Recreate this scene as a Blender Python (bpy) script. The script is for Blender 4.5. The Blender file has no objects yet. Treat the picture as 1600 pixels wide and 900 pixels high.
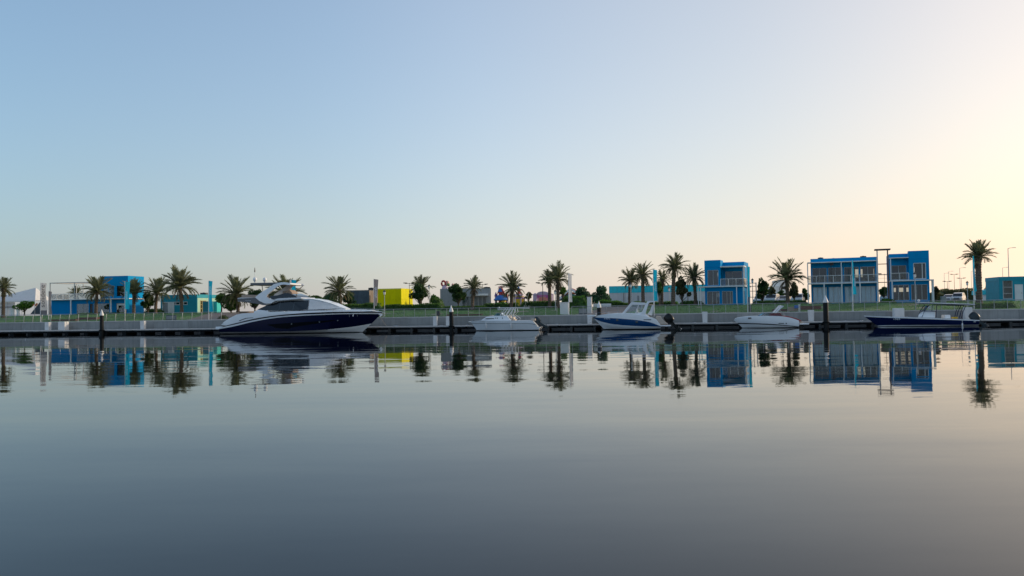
import bpy, math, random
import numpy as np
from mathutils import Vector, Matrix

random.seed(11)
R = math.radians
sc = bpy.context.scene
C = sc.collection

# ---------------------------------------------------------------- camera
CAMH, F = 2.7, 1600 * 28.0 / 36.0
PITCH, ROLL = math.atan((482.8 - 450) / F), math.atan(0.0150)
fw = Vector((0, math.cos(PITCH), math.sin(PITCH)))
up0, rt0 = Vector((0, -math.sin(PITCH), math.cos(PITCH))), Vector((1, 0, 0))
rt = rt0 * math.cos(ROLL) - up0 * math.sin(ROLL)
up = up0 * math.cos(ROLL) + rt0 * math.sin(ROLL)
CAM = Vector((0, 0, CAMH))
cd = bpy.data.cameras.new('camera'); cam = bpy.data.objects.new('camera', cd); C.objects.link(cam)
cd.lens, cd.sensor_width, cd.clip_start, cd.clip_end = 28.0, 36.0, 0.1, 20000
cam.matrix_world = Matrix(((rt.x, up.x, -fw.x, 0), (rt.y, up.y, -fw.y, 0), (rt.z, up.z, -fw.z, CAMH), (0, 0, 0, 1)))
sc.camera = cam

# ---------------------------------------------------------------- sky, sun, exposure
SUN_AZ, SUN_EL = R(70), R(14)          # azimuth from +Y (the view direction) towards +X
w = bpy.data.worlds.new('World'); sc.world = w; w.use_nodes = True
nt = w.node_tree; nt.nodes.clear()
N = nt.nodes.new; K = nt.links.new
out = N('ShaderNodeOutputWorld'); bg = N('ShaderNodeBackground')
sky = N('ShaderNodeTexSky'); sky.sky_type = 'NISHITA'; sky.sun_disc = False
sky.sun_elevation, sky.sun_rotation = SUN_EL, SUN_AZ
sky.altitude, sky.air_density, sky.dust_density, sky.ozone_density = 0, 1.0, 0.5, 3.2
SKY_STRENGTH = 0.138; bg.inputs['Strength'].default_value = SKY_STRENGTH
# desert haze: low in the sky the blue gives way to pale dusty air, warmer and brighter towards the sun
sdir = Vector((math.sin(SUN_AZ) * math.cos(SUN_EL), math.cos(SUN_AZ) * math.cos(SUN_EL), math.sin(SUN_EL)))
tcw = N('ShaderNodeTexCoord'); dp = N('ShaderNodeVectorMath'); dp.operation = 'DOT_PRODUCT'; dp.inputs[1].default_value = sdir
K(tcw.outputs['Generated'], dp.inputs[0])
mr = N('ShaderNodeMapRange'); mr.inputs[1].default_value, mr.inputs[2].default_value = -1, 1; K(dp.outputs['Value'], mr.inputs[0])
hz = N('ShaderNodeValToRGB'); hz.color_ramp.interpolation = 'B_SPLINE'; el = hz.color_ramp.elements
HAZE = ((0.0, (0.40, 0.50, 0.64)), (0.18, (0.285, 0.345, 0.42)), (0.38, (0.216, 0.217, 0.225)), (0.57, (0.36, 0.330, 0.318)), (0.70, (0.505, 0.435, 0.385)), (0.81, (0.59, 0.495, 0.40)), (0.89, (0.75, 0.57, 0.42)), (1.0, (1.15, 0.84, 0.55)))  # the end away from the sun is raised to fill the shaded fronts
while len(el) < len(HAZE): el.new(0.5)
for q, (p_, c_) in zip(el, HAZE): q.position = p_; q.color = (*c_, 1)
K(mr.outputs[0], hz.inputs[0])
sp = N('ShaderNodeSeparateXYZ'); K(tcw.outputs['Generated'], sp.inputs[0])
ab = N('ShaderNodeMath'); ab.operation = 'MAXIMUM'; ab.inputs[1].default_value = 0.0; K(sp.outputs['Z'], ab.inputs[0])
dv = N('ShaderNodeMath'); dv.operation = 'MULTIPLY'; dv.inputs[1].default_value = -1 / 0.20; K(ab.outputs[0], dv.inputs[0])
ex = N('ShaderNodeMath'); ex.operation = 'EXPONENT'; K(dv.outputs[0], ex.inputs[0])
fa = N('ShaderNodeMath'); fa.operation = 'MULTIPLY_ADD'; fa.inputs[1].default_value, fa.inputs[2].default_value = 0.75, 0.23; K(ex.outputs[0], fa.inputs[0])
sg_ = N('ShaderNodeMapRange'); sg_.inputs[1].default_value, sg_.inputs[2].default_value, sg_.inputs[3].default_value, sg_.inputs[4].default_value = 0.2, 1.0, 0.0, 0.26; K(dp.outputs['Value'], sg_.inputs[0])
fc = N('ShaderNodeMath'); fc.operation = 'ADD'; fc.use_clamp = True; K(fa.outputs[0], fc.inputs[0]); K(sg_.outputs[0], fc.inputs[1])
# more haze opposite the sun: unseen sky brightened as fill for the shaded fronts
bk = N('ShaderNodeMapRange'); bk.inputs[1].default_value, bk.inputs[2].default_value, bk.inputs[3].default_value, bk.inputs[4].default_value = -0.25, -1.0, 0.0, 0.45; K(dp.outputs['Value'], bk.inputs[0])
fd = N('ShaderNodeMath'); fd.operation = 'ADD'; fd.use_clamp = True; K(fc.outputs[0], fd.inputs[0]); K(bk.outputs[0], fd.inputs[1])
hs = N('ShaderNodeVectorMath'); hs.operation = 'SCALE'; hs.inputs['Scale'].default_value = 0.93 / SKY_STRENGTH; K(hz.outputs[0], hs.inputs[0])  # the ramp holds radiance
tn = N('ShaderNodeVectorMath'); tn.operation = 'MULTIPLY'; tn.inputs[1].default_value = (0.82, 1.10, 1.09)
au = N('ShaderNodeMapRange'); au.inputs[1].default_value, au.inputs[2].default_value, au.inputs[3].default_value, au.inputs[4].default_value = 0.35, 1.0, 1.0, 0.66; K(dp.outputs['Value'], au.inputs[0])
ns = N('ShaderNodeVectorMath'); ns.operation = 'SCALE'; K(sky.outputs[0], ns.inputs[0]); K(au.outputs[0], ns.inputs['Scale']); K(ns.outputs[0], tn.inputs[0])
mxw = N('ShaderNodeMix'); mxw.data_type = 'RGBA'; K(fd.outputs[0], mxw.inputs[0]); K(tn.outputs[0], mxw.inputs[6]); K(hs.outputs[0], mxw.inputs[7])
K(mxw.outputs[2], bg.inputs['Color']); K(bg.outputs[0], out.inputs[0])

sd = bpy.data.lights.new('sun', 'SUN'); so = bpy.data.objects.new('sun', sd); C.objects.link(so)
sd.energy, sd.angle, sd.color = 1.5, R(4.0), (1.0, 0.80, 0.58)
so.rotation_euler = (-sdir).to_track_quat('-Z', 'Y').to_euler()
so.location = (60, 60, 60)
vs = sc.view_settings
vs.view_transform, vs.look, vs.exposure, vs.gamma, vs.use_curve_mapping = 'Standard', 'None', 0.78, 1.0, False
cy = sc.cycles
cy.max_bounces, cy.diffuse_bounces, cy.glossy_bounces, cy.transparent_max_bounces, cy.transmission_bounces = 8, 3, 4, 16, 4
cy.caustics_reflective, cy.caustics_refractive = True, False
cy.sample_clamp_indirect = 6

# ---------------------------------------------------------------- frames of reference
QA = R(10)                                             # the quay runs 10 degrees off the picture plane
QD, QN = Vector((math.cos(QA), -math.sin(QA), 0)), Vector((math.sin(QA), math.cos(QA), 0))
QO = Vector((0, 102.3, 0))                             # front edge of the dock straight ahead

def ray(px, py):
    return fw * F + rt * (px - 800) + up * (450 - py)
def hy(px):                                            # picture row of the horizon
    return 482.8 - 0.0150 * (px - 800)
def W(px, py, v):                                      # the point seen at (px, py) that lies v metres inland
    d = ray(px, py)
    return CAM + d * ((QO.dot(QN) + v - CAM.dot(QN)) / QN.dot(d))
def uof(px, v):
    return (W(px, hy(px), v) - QO).dot(QD)
def L(u, v, z=0.0):
    p = QO + QD * u + QN * v; return Vector((p.x, p.y, z))
def smooth(t):
    t = max(0.0, min(1.0, t)); return t * t * (3 - 2 * t)
WALLZ, PLAT = 1.83, 2.78
def gz(v):                                             # height of the land v metres inland of the dock's edge
    return WALLZ - 0.06 + (PLAT - WALLZ + 0.06) * smooth((v - 4.0) / 12.0)
def base(px, v, py=None):
    p = W(px, py if py else hy(px), v); return Vector((p.x, p.y, gz(v)))
def ppm(px, v):                                        # picture pixels per metre at that place
    return F / (W(px, hy(px), v) - CAM).dot(fw)

class Front:
    """A vertical plane through the ground point under px0, v metres inland, turned by rot; gives local x and z of pixels."""
    def __init__(s, px0, v, rot=-10.0, z=None):
        s.rot = R(rot); s.o = base(px0, v)
        if z is not None: s.o.z = z
        s.d = Vector((math.cos(s.rot), math.sin(s.rot), 0)); s.n = Vector((-math.sin(s.rot), math.cos(s.rot), 0))
    def hit(s, px, py, off=0.0):
        r = ray(px, py); return CAM + r * (((s.o - CAM).dot(s.n) + off) / r.dot(s.n))
    def x(s, px, py=None, off=0.0):
        return (s.hit(px, py if py else hy(px), off) - s.o).dot(s.d)
    def z(s, px, py, off=0.0):
        return s.hit(px, py, off).z - s.o.z
    def xz(s, px, py, off=0.0):
        h = s.hit(px, py, off); return ((h - s.o).dot(s.d), h.z - s.o.z)
    def y(s, px, xl):                                  # local depth of a pixel column on the side wall at local x = xl
        r = ray(px, hy(px)); q = s.o + s.d * xl
        return (CAM + r * ((q - CAM).dot(s.d) / r.dot(s.d)) - s.o).dot(s.n)

# ---------------------------------------------------------------- materials
MATS = {}
def mat(name, col, rough=0.55, metal=0.0, var=0.10, scale=1.5, bump=0.0, bscale=40, spec=0.5, stretch=(1, 1, 1), coat=0.0, trans=0.0, streak=0.0):
    if name in MATS: return MATS[name]
    m = bpy.data.materials.new(name); m.use_nodes = True
    t = m.node_tree; b = t.nodes['Principled BSDF']; n = t.nodes.new; k = t.links.new
    b.inputs['Roughness'].default_value = rough; b.inputs['Metallic'].default_value = metal
    b.inputs['Specular IOR Level'].default_value = spec; b.inputs['Coat Weight'].default_value = coat
    tc = n('ShaderNodeTexCoord'); mp = n('ShaderNodeMapping'); mp.inputs['Scale'].default_value = stretch
    oi = n('ShaderNodeObjectInfo'); ms_ = n('ShaderNodeMath'); ms_.operation = 'MULTIPLY'; ms_.inputs[1].default_value = 53.0; k(oi.outputs['Random'], ms_.inputs[0])
    av = n('ShaderNodeVectorMath'); k(tc.outputs['Object'], av.inputs[0]); k(ms_.outputs[0], av.inputs[1]); k(av.outputs[0], mp.inputs[0])
    nz = n('ShaderNodeTexNoise'); nz.inputs['Scale'].default_value = scale; nz.inputs['Detail'].default_value = 5
    k(mp.outputs[0], nz.inputs[0])
    rp = n('ShaderNodeValToRGB'); e = rp.color_ramp.elements
    e[0].position, e[1].position = 0.3, 0.7
    e[0].color = (*[max(0, c * (1 - var)) for c in col], 1); e[1].color = (*[min(1, c * (1 + var)) for c in col], 1)
    k(nz.outputs['Fac'], rp.inputs[0]); colout = rp.outputs[0]
    if streak:                                         # rain streaks and grime running down the face
        m2 = n('ShaderNodeMapping'); m2.inputs['Scale'].default_value = (6, 6, 0.35); k(tc.outputs['Object'], m2.inputs[0])
        n2 = n('ShaderNodeTexNoise'); n2.inputs['Scale'].default_value = 1.0; n2.inputs['Detail'].default_value = 6; k(m2.outputs[0], n2.inputs[0])
        r2 = n('ShaderNodeValToRGB'); r2.color_ramp.elements[0].position, r2.color_ramp.elements[1].position = 0.42, 0.68
        k(n2.outputs['Fac'], r2.inputs[0])
        mx = n('ShaderNodeMix'); mx.data_type = 'RGBA'
        sv = n('ShaderNodeMath'); sv.operation = 'MULTIPLY'; sv.inputs[1].default_value = streak; k(r2.outputs[0], sv.inputs[0])
        k(sv.outputs[0], mx.inputs[0]); k(colout, mx.inputs[6]); mx.inputs[7].default_value = (*[c * 0.5 + 0.012 for c in col], 1)
        colout = mx.outputs[2]
    hv = n('ShaderNodeHueSaturation'); vr = n('ShaderNodeMapRange'); vr.inputs[3].default_value, vr.inputs[4].default_value = 1 - var * 0.6, 1 + var * 0.6
    k(oi.outputs['Random'], vr.inputs[0]); k(vr.outputs[0], hv.inputs['Value']); k(colout, hv.inputs['Color']); colout = hv.outputs[0]
    k(colout, b.inputs['Base Color'])
    if bump:
        n3 = n('ShaderNodeTexNoise'); n3.inputs['Scale'].default_value = bscale; n3.inputs['Detail'].default_value = 4
        k(tc.outputs['Object'], n3.inputs[0])
        bp = n('ShaderNodeBump'); bp.inputs['Strength'].default_value = bump; bp.inputs['Distance'].default_value = 0.02
        k(n3.outputs['Fac'], bp.inputs['Height']); k(bp.outputs[0], b.inputs['Normal'])
    if trans:                                          # thin cloth or leaves: some light comes through
        o = t.nodes['Material Output']; tl = n('ShaderNodeBsdfTranslucent'); k(colout, tl.inputs[0])
        ms = n('ShaderNodeMixShader'); ms.inputs[0].default_value = trans
        k(b.outputs[0], ms.inputs[1]); k(tl.outputs[0], ms.inputs[2]); k(ms.outputs[0], o.inputs[0])
    MATS[name] = m
    return m

def glass(name, tint=(0.5, 0.55, 0.56), rough=0.03, refl=1.0):
    if name in MATS: return MATS[name]
    m = bpy.data.materials.new(name); m.use_nodes = True; t = m.node_tree; t.nodes.clear()
    n = t.nodes.new; k = t.links.new
    o = n('ShaderNodeOutputMaterial'); tr = n('ShaderNodeBsdfTransparent'); gl = n('ShaderNodeBsdfGlossy')
    tr.inputs[0].default_value = (*tint, 1); gl.inputs['Roughness'].default_value = rough; gl.inputs[0].default_value = (refl, refl, refl, 1)
    fr = n('ShaderNodeFresnel'); fr.inputs[0].default_value = 1.55
    nz = n('ShaderNodeTexNoise'); nz.inputs['Scale'].default_value = 0.6
    bp = n('ShaderNodeBump'); bp.inputs['Strength'].default_value = 0.12; bp.inputs['Distance'].default_value = 0.05
    k(nz.outputs['Fac'], bp.inputs['Height']); k(bp.outputs[0], gl.inputs['Normal'])
    ms = n('ShaderNodeMixShader'); k(fr.outputs[0], ms.inputs[0]); k(tr.outputs[0], ms.inputs[1]); k(gl.outputs[0], ms.inputs[2])
    k(ms.outputs[0], o.inputs[0]); MATS[name] = m
    return m

M = dict(
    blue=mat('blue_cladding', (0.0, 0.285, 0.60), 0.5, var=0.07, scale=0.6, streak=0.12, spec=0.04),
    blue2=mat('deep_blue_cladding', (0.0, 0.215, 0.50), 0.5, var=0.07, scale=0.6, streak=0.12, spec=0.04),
    teal=mat('teal_cladding', (0.018, 0.31, 0.40), 0.5, var=0.08, streak=0.2, spec=0.2),
    mint=mat('mint_cladding', (0.36, 0.58, 0.44), 0.5, var=0.06, streak=0.15),
    turq=mat('turquoise_paint', (0.01, 0.54, 0.52), 0.5, var=0.06, streak=0.15),
    dteal=mat('dark_teal_paint', (0.008, 0.24, 0.30), 0.5, var=0.06, streak=0.15),
    yellow=mat('yellow_cladding', (0.72, 0.65, 0.0), 0.6, var=0.05, scale=0.7, streak=0.1, spec=0.08),
    charcoal=mat('charcoal_cladding', (0.068, 0.094, 0.112), 0.55, var=0.15, streak=0.25, spec=0.2),
    brown=mat('brown_cladding', (0.16, 0.115, 0.085), 0.5, var=0.12, streak=0.2),
    greyp=mat('grey_cladding', (0.27, 0.29, 0.295), 0.6, var=0.10, streak=0.25),
    white=mat('white_paint', (0.74, 0.74, 0.72), 0.45, var=0.05, streak=0.10),
    steel=mat('painted_steel', (0.42, 0.43, 0.42), 0.4, var=0.08, scale=4),
    galv=mat('galvanised_rail', (0.36, 0.375, 0.36), 0.42, metal=0.35, var=0.12, scale=6),
    hullbot=mat('dark_hull_bottom', (0.010, 0.010, 0.012), 0.7, var=0.2, spec=0.1),  # dark hull colour from the keel to just above the waterline
    dsteel=mat('dark_steel', (0.035, 0.033, 0.035), 0.5, var=0.2),
    gel=mat('white_gelcoat', (0.84, 0.86, 0.87), 0.25, var=0.025, scale=0.8, coat=0.2, streak=0.05),
    navy=mat('navy_gelcoat', (0.003, 0.005, 0.030), 0.14, var=0.08, spec=0.22),
    navy2=mat('bright_navy_gelcoat', (0.003, 0.012, 0.060), 0.16, var=0.08, spec=0.25),
    bstripe=mat('blue_hull_stripe', (0.006, 0.055, 0.165), 0.16, var=0.08, spec=0.3),
    black=mat('black_rubber', (0.010, 0.011, 0.013), 0.4, var=0.2),
    dglass=mat('smoked_glass', (0.012, 0.017, 0.021), 0.08, var=0.1, spec=0.6),
    hglass=mat('hull_glass', (0.002, 0.003, 0.006), 0.12, var=0.1, spec=0.12),
    grey=mat('grey_gelcoat', (0.055, 0.068, 0.078), 0.22, var=0.06, coat=0.4),
    chrome=mat('stainless_steel', (0.55, 0.56, 0.57), 0.22, metal=0.9, var=0.06),
    cowl=mat('slate_engine_cowl', (0.030, 0.048, 0.058), 0.38, var=0.1, spec=0.3),
    bcowl=mat('black_engine_cowl', (0.006, 0.008, 0.009), 0.3, var=0.1, spec=0.3),
    red=mat('red_upholstery', (0.30, 0.025, 0.022), 0.5, var=0.12),
    cream=mat('cream_upholstery', (0.55, 0.46, 0.37), 0.6, var=0.08),
    tan=mat('tan_lining', (0.36, 0.27, 0.20), 0.6, var=0.08),
    canvas=mat('white_canvas', (0.82, 0.83, 0.83), 0.8, var=0.05, bump=0.2, trans=0.1),
    cyan=mat('cyan_flag_cloth', (0.005, 0.40, 0.60), 0.7, var=0.06, trans=0.45),
    wflag=mat('white_flag_cloth', (0.70, 0.68, 0.66), 0.8, var=0.04, trans=0.4),
    gflag=mat('grey_flag_cloth', (0.27, 0.25, 0.25), 0.8, var=0.08, trans=0.3),
    ink=mat('dark_ink', (0.018, 0.035, 0.05), 0.8, var=0.1),
    wink=mat('white_ink', (0.75, 0.80, 0.82), 0.8, var=0.04),
    conc=mat('quay_concrete', (0.29, 0.295, 0.285), 0.85, var=0.15, scale=0.5, bump=0.5, streak=0.28),
    coping=mat('coping_concrete', (0.47, 0.465, 0.445), 0.8, var=0.10, scale=1.0, bump=0.4, streak=0.1),
    deck=mat('pale_dock_decking', (0.52, 0.50, 0.47), 0.75, var=0.10, scale=2),
    dockd=mat('dark_dock_frame', (0.010, 0.012, 0.014), 0.8, var=0.3, scale=2, spec=0.1),
    float_=mat('dock_float', (0.055, 0.058, 0.058), 0.7, var=0.25, scale=3),
    pile=mat('black_pile_sleeve', (0.010, 0.012, 0.012), 0.6, var=0.25, scale=3, spec=0.2),
    pedestal=mat('pedestal_plastic', (0.72, 0.71, 0.69), 0.5, var=0.05, streak=0.12),
    grass=mat('lawn_grass', (0.070, 0.180, 0.028), 0.9, var=0.35, scale=0.35, bump=0.8, bscale=8),
    blade=mat('grass_blades', (0.080, 0.200, 0.032), 0.8, var=0.3, scale=0.3, trans=0.3),
    sand=mat('dry_ground', (0.27, 0.235, 0.18), 0.95, var=0.2, scale=0.06, bump=0.5, bscale=4),
    paving=mat('brown_paving', (0.20, 0.165, 0.145), 0.85, var=0.15, scale=2.5, bump=0.3),
    asphalt=mat('asphalt', (0.055, 0.055, 0.056), 0.9, var=0.15, scale=2, bump=0.3),
    brick=mat('red_brown_planter', (0.15, 0.062, 0.045), 0.85, var=0.2, scale=3, bump=0.3),
    bark=mat('palm_bark', (0.135, 0.098, 0.070), 0.95, var=0.35, scale=5, bump=0.8, bscale=18),
    frond=mat('palm_frond', (0.185, 0.200, 0.100), 0.6, var=0.3, scale=0.8, trans=0.48),
    fronddry=mat('dry_palm_frond', (0.17, 0.125, 0.065), 0.8, var=0.3, scale=0.8, trans=0.2),
    wood=mat('tree_bark', (0.085, 0.066, 0.048), 0.95, var=0.3, scale=5, bump=0.6),
    leaf=mat('dark_tree_leaves', (0.058, 0.128, 0.030), 0.55, var=0.45, scale=1.2, trans=0.42),
    leaf2=mat('bright_hedge_leaves', (0.085, 0.190, 0.024), 0.55, var=0.4, scale=1.0, trans=0.42),
    leaf3=mat('olive_shrub_leaves', (0.100, 0.105, 0.042), 0.6, var=0.4, scale=1.0, trans=0.42),
    leaf4=mat('bluish_bush_leaves', (0.050, 0.120, 0.056), 0.55, var=0.4, scale=1.0, trans=0.42),
    curtain=mat('pale_curtain', (0.66, 0.86, 0.95), 0.9, var=0.06, scale=2, trans=0.15),
    dcurtain=mat('grey_brown_blind', (0.24, 0.23, 0.21), 0.9, var=0.12, scale=2, trans=0.2),
    inner=mat('room_wall', (0.34, 0.32, 0.29), 0.9, var=0.06),
    ycurtain=mat('yellow_curtain', (0.55, 0.46, 0.20), 0.9, var=0.06, trans=0.3),
    carw=mat('white_car_paint', (0.62, 0.63, 0.64), 0.2, var=0.03, coat=0.6),
    cars=mat('silver_car_paint', (0.40, 0.42, 0.44), 0.25, metal=0.3, var=0.04, coat=0.5),
    tyre=mat('tyre_rubber', (0.012, 0.012, 0.012), 0.8, var=0.2),
    lampglass=mat('lamp_diffuser', (0.75, 0.74, 0.70), 0.3, var=0.03),
    p_red=mat('funfair_red', (0.46, 0.035, 0.035), 0.4, var=0.05), p_blue=mat('funfair_blue', (0.02, 0.13, 0.42), 0.4, var=0.05),
    p_yel=mat('funfair_yellow', (0.60, 0.40, 0.01), 0.4, var=0.05), p_pink=mat('funfair_pink', (0.55, 0.10, 0.30), 0.45, var=0.06),
    p_lil=mat('funfair_lilac', (0.48, 0.36, 0.46), 0.5, var=0.06), p_pur=mat('funfair_purple', (0.13, 0.06, 0.24), 0.45, var=0.06),
    p_teal=mat('funfair_teal', (0.02, 0.20, 0.20), 0.45, var=0.06), p_org=mat('funfair_orange', (0.50, 0.12, 0.02), 0.45, var=0.06),
    p_salm=mat('funfair_salmon', (0.62, 0.30, 0.24), 0.45, var=0.06), p_green=mat('funfair_green', (0.10, 0.30, 0.05), 0.45, var=0.06),
    band=mat('warehouse_teal_band', (0.01, 0.50, 0.58), 0.5, var=0.05, streak=0.1),
    ware=mat('warehouse_sheet', (0.52, 0.54, 0.54), 0.5, var=0.05, streak=0.15),
    tent=mat('tent_membrane', (0.82, 0.82, 0.82), 0.6, var=0.04, trans=0.25, streak=0.08),
    farw=mat('far_tower_render', (0.85, 0.80, 0.72), 0.8, var=0.05),  # pale albedo stands in for the haze of distance
    glass=glass('window_glass', (0.62, 0.66, 0.66)), clear=glass('clear_glass', (0.92, 0.95, 0.96)), bglass=glass('blue_boat_glass', (0.30, 0.52, 0.58)),
    mesh_=glass('railing_glass', (0.74, 0.76, 0.74), 0.15),
)

# ---------------------------------------------------------------- mesh helpers
class MB:
    def __init__(s): s.v, s.f, s.m = [], [], []
    def add(s, vs_, fs, m=0):
        b = len(s.v); s.v += [tuple(p) for p in vs_]; s.f += [tuple(b + i for i in q) for q in fs]; s.m += [m] * len(fs); return s
    def bx(s, x0, x1, y0, y1, z0, z1, m=0):
        return s.add([(x0, y0, z0), (x1, y0, z0), (x1, y1, z0), (x0, y1, z0), (x0, y0, z1), (x1, y0, z1), (x1, y1, z1), (x0, y1, z1)],
                     [(0, 3, 2, 1), (4, 5, 6, 7), (0, 1, 5, 4), (1, 2, 6, 5), (2, 3, 7, 6), (3, 0, 4, 7)], m)
    def cb(s, x0, x1, y0, y1, z0, z1, c=0.02, m=0):    # box with chamfered vertical and top edges
        r = []
        for z, k in ((z0, 0), (z1 - c, 0), (z1, c)):
            a0, a1, b0, b1 = x0 + k, x1 - k, y0 + k, y1 - k
            r.append([(a0 + c, b0, z), (a1 - c, b0, z), (a1, b0 + c, z), (a1, b1 - c, z), (a1 - c, b1, z), (a0 + c, b1, z), (a0, b1 - c, z), (a0, b0 + c, z)])
        return s.loft(r, m)
    def loft(s, rings, m=0, closed=True, caps=True):
        n = len(rings[0]); vs_ = [p for r in rings for p in r]; fs = []
        for i in range(len(rings) - 1):
            for j in range(n if closed else n - 1):
                k = (j + 1) % n; fs.append((i * n + j, i * n + k, (i + 1) * n + k, (i + 1) * n + j))
        if caps and closed:
            fs.append(tuple(reversed(range(n)))); fs.append(tuple((len(rings) - 1) * n + j for j in range(n)))
        return s.add(vs_, fs, m)
    def path(s, pts, r, n=6, m=0):
        pts = [Vector(p) for p in pts]; rs = r if isinstance(r, (list, tuple)) else [r] * len(pts); rings = []
        for i, p in enumerate(pts):
            d = (pts[min(i + 1, len(pts) - 1)] - pts[max(i - 1, 0)]).normalized()
            a = Vector((0, 0, 1)) if abs(d.z) < 0.9 else Vector((1, 0, 0))
            e1 = d.cross(a).normalized(); e2 = d.cross(e1)
            rings.append([p + (e1 * math.cos(6.28319 * j / n) + e2 * math.sin(6.28319 * j / n)) * rs[i] for j in range(n)])
        return s.loft(rings, m)
    def lathe(s, prof, n=16, c=(0, 0, 0), m=0, sy=1.0):
        return s.loft([[(c[0] + r * math.cos(6.28319 * j / n), c[1] + sy * r * math.sin(6.28319 * j / n), c[2] + z) for j in range(n)] for r, z in prof], m)
    def ell(s, c, rx, ry, rz, n=12, k=7, m=0):
        return s.loft([[(c[0] + rx * math.sin(max(.02, math.pi * i / k)) * math.cos(6.28319 * j / n), c[1] + ry * math.sin(max(.02, math.pi * i / k)) * math.sin(6.28319 * j / n),
                         c[2] - rz * math.cos(math.pi * i / k)) for j in range(n)] for i in range(k)] + [[(c[0], c[1], c[2] + rz)] * n], m)
    def prism(s, poly, ya, yb, m=0):                   # an (x, z) outline carried from y = ya to y = yb (each may be f(x, z))
        fa = ya if callable(ya) else (lambda x, z: ya); fb = yb if callable(yb) else (lambda x, z: yb)
        n = len(poly)
        return s.add([(x, fa(x, z), z) for x, z in poly] + [(x, fb(x, z), z) for x, z in poly],
                     [tuple(range(n)), tuple(reversed(range(n, 2 * n)))] + [(i, i + n, (i + 1) % n + n, (i + 1) % n) for i in range(n)], m)
    def wall(s, a0, a1, z0, z1, y, t, holes=(), side=False, m=0):   # upright sheet with openings; side=True runs along y at x = y
        xs = sorted({a0, a1, *[h for q in holes for h in q[:2]]}); zs = sorted({z0, z1, *[h for q in holes for h in q[2:]]})
        xs = [x for x in xs if a0 <= x <= a1]; zs = [z for z in zs if z0 <= z <= z1]
        for j in range(len(zs) - 1):
            run = None
            for i in range(len(xs) - 1):
                cx, cz = (xs[i] + xs[i + 1]) / 2, (zs[j] + zs[j + 1]) / 2
                solid = not any(h[0] < cx < h[1] and h[2] < cz < h[3] for h in holes)
                if solid and run is None: run = xs[i]
                if run is not None and (not solid or i == len(xs) - 2):
                    e = xs[i + 1] if solid else xs[i]
                    if side: s.bx(y, y + t, run, e, zs[j], zs[j + 1], m)
                    else: s.bx(run, e, y, y + t, zs[j], zs[j + 1], m)
                    run = None
        return s
    def mesh(s, name, mats, smooth=False):
        me = bpy.data.meshes.new(name); me.from_pydata(s.v, [], s.f)
        for q in (mats if isinstance(mats, (list, tuple)) else [mats]): me.materials.append(q)
        me.polygons.foreach_set('material_index', s.m)
        if smooth:
            me.polygons.foreach_set('use_smooth', [True] * len(s.f))
        me.update(); return me
    def build(s, name, mats, parent=None, smooth=False, **kw):
        o = bpy.data.objects.new(name, s.mesh(name, mats, smooth)); C.objects.link(o); o.parent = parent
        if smooth and kw.get('sharp', True):
            o.data.set_sharp_from_angle(angle=R(38))
        if kw.get('bevel'):
            b = o.modifiers.new('bevel', 'BEVEL'); b.width, b.segments, b.limit_method, b.angle_limit = kw['bevel'], 2, 'ANGLE', R(30)
        return o

def tag(o, label=None, cat=None, group=None, kind=None):
    if label: o['label'] = label
    if cat: o['category'] = cat
    if group: o['group'] = group
    if kind: o['kind'] = kind
    return o
def thing(name, label, cat, loc=(0, 0, 0), rotz=0.0, group=None):
    o = bpy.data.objects.new(name, None); C.objects.link(o); o.location = loc; o.rotation_euler = (0, 0, rotz); o.empty_display_size = 0.3
    return tag(o, label, cat, group)
def link(name, me, parent, loc=(0, 0, 0), rot=(0, 0, 0), scale=(1, 1, 1)):
    o = bpy.data.objects.new(name, me); C.objects.link(o); o.parent = parent; o.location, o.rotation_euler, o.scale = loc, rot, scale; return o
def text(name, s, size, m, parent, loc, rot, sx=1.0):
    cu = bpy.data.curves.new(name, 'FONT'); cu.body = s; cu.size = size; cu.extrude = 0.003; cu.align_x = 'CENTER'; cu.align_y = 'CENTER'; cu.resolution_u = 3
    t = bpy.data.objects.new(name, cu); C.objects.link(t)
    me = bpy.data.meshes.new_from_object(t.evaluated_get(bpy.context.evaluated_depsgraph_get())); bpy.data.objects.remove(t)
    me.materials.clear(); me.materials.append(m)
    return link(name, me, parent, loc, rot, (sx, 1, 1))

# ================================================================ the setting
def struct(o): o['kind'] = 'structure'; return o

# water: one sheet, gently rippled; the ripples are slopes of the surface, stretched along the quay
wm = bpy.data.materials.new('water'); wm.use_nodes = True
t = wm.node_tree; b = t.nodes['Principled BSDF']; n_ = t.nodes.new; k_ = t.links.new
b.inputs['Base Color'].default_value = (0.002, 0.004, 0.006, 1); b.inputs['Roughness'].default_value = 0.028; b.inputs['IOR'].default_value = 1.28; b.inputs['Specular Tint'].default_value = (1.0, 0.97, 0.90, 1)
tc = n_('ShaderNodeTexCoord')
def ripple(scale, det, amp):
    mp = n_('ShaderNodeMapping'); mp.inputs['Scale'].default_value = scale; mp.inputs['Rotation'].default_value = (0, 0, R(5)); k_(tc.outputs['Object'], mp.inputs[0])
    nz = n_('ShaderNodeTexNoise'); nz.inputs['Scale'].default_value = 1.0; nz.inputs['Detail'].default_value = det; k_(mp.outputs[0], nz.inputs[0])
    sb = n_('ShaderNodeVectorMath'); sb.operation = 'SUBTRACT'; sb.inputs[1].default_value = (0.5, 0.5, 0.5); k_(nz.outputs['Color'], sb.inputs[0])
    ml = n_('ShaderNodeVectorMath'); ml.operation = 'MULTIPLY'; ml.inputs[1].default_value = amp; k_(sb.outputs[0], ml.inputs[0]); return ml
r1 = ripple((0.10, 0.55, 1), 3, (0.008, 0.036, 0)); r2 = ripple((0.9, 4.0, 1), 2, (0.005, 0.014, 0))
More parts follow.
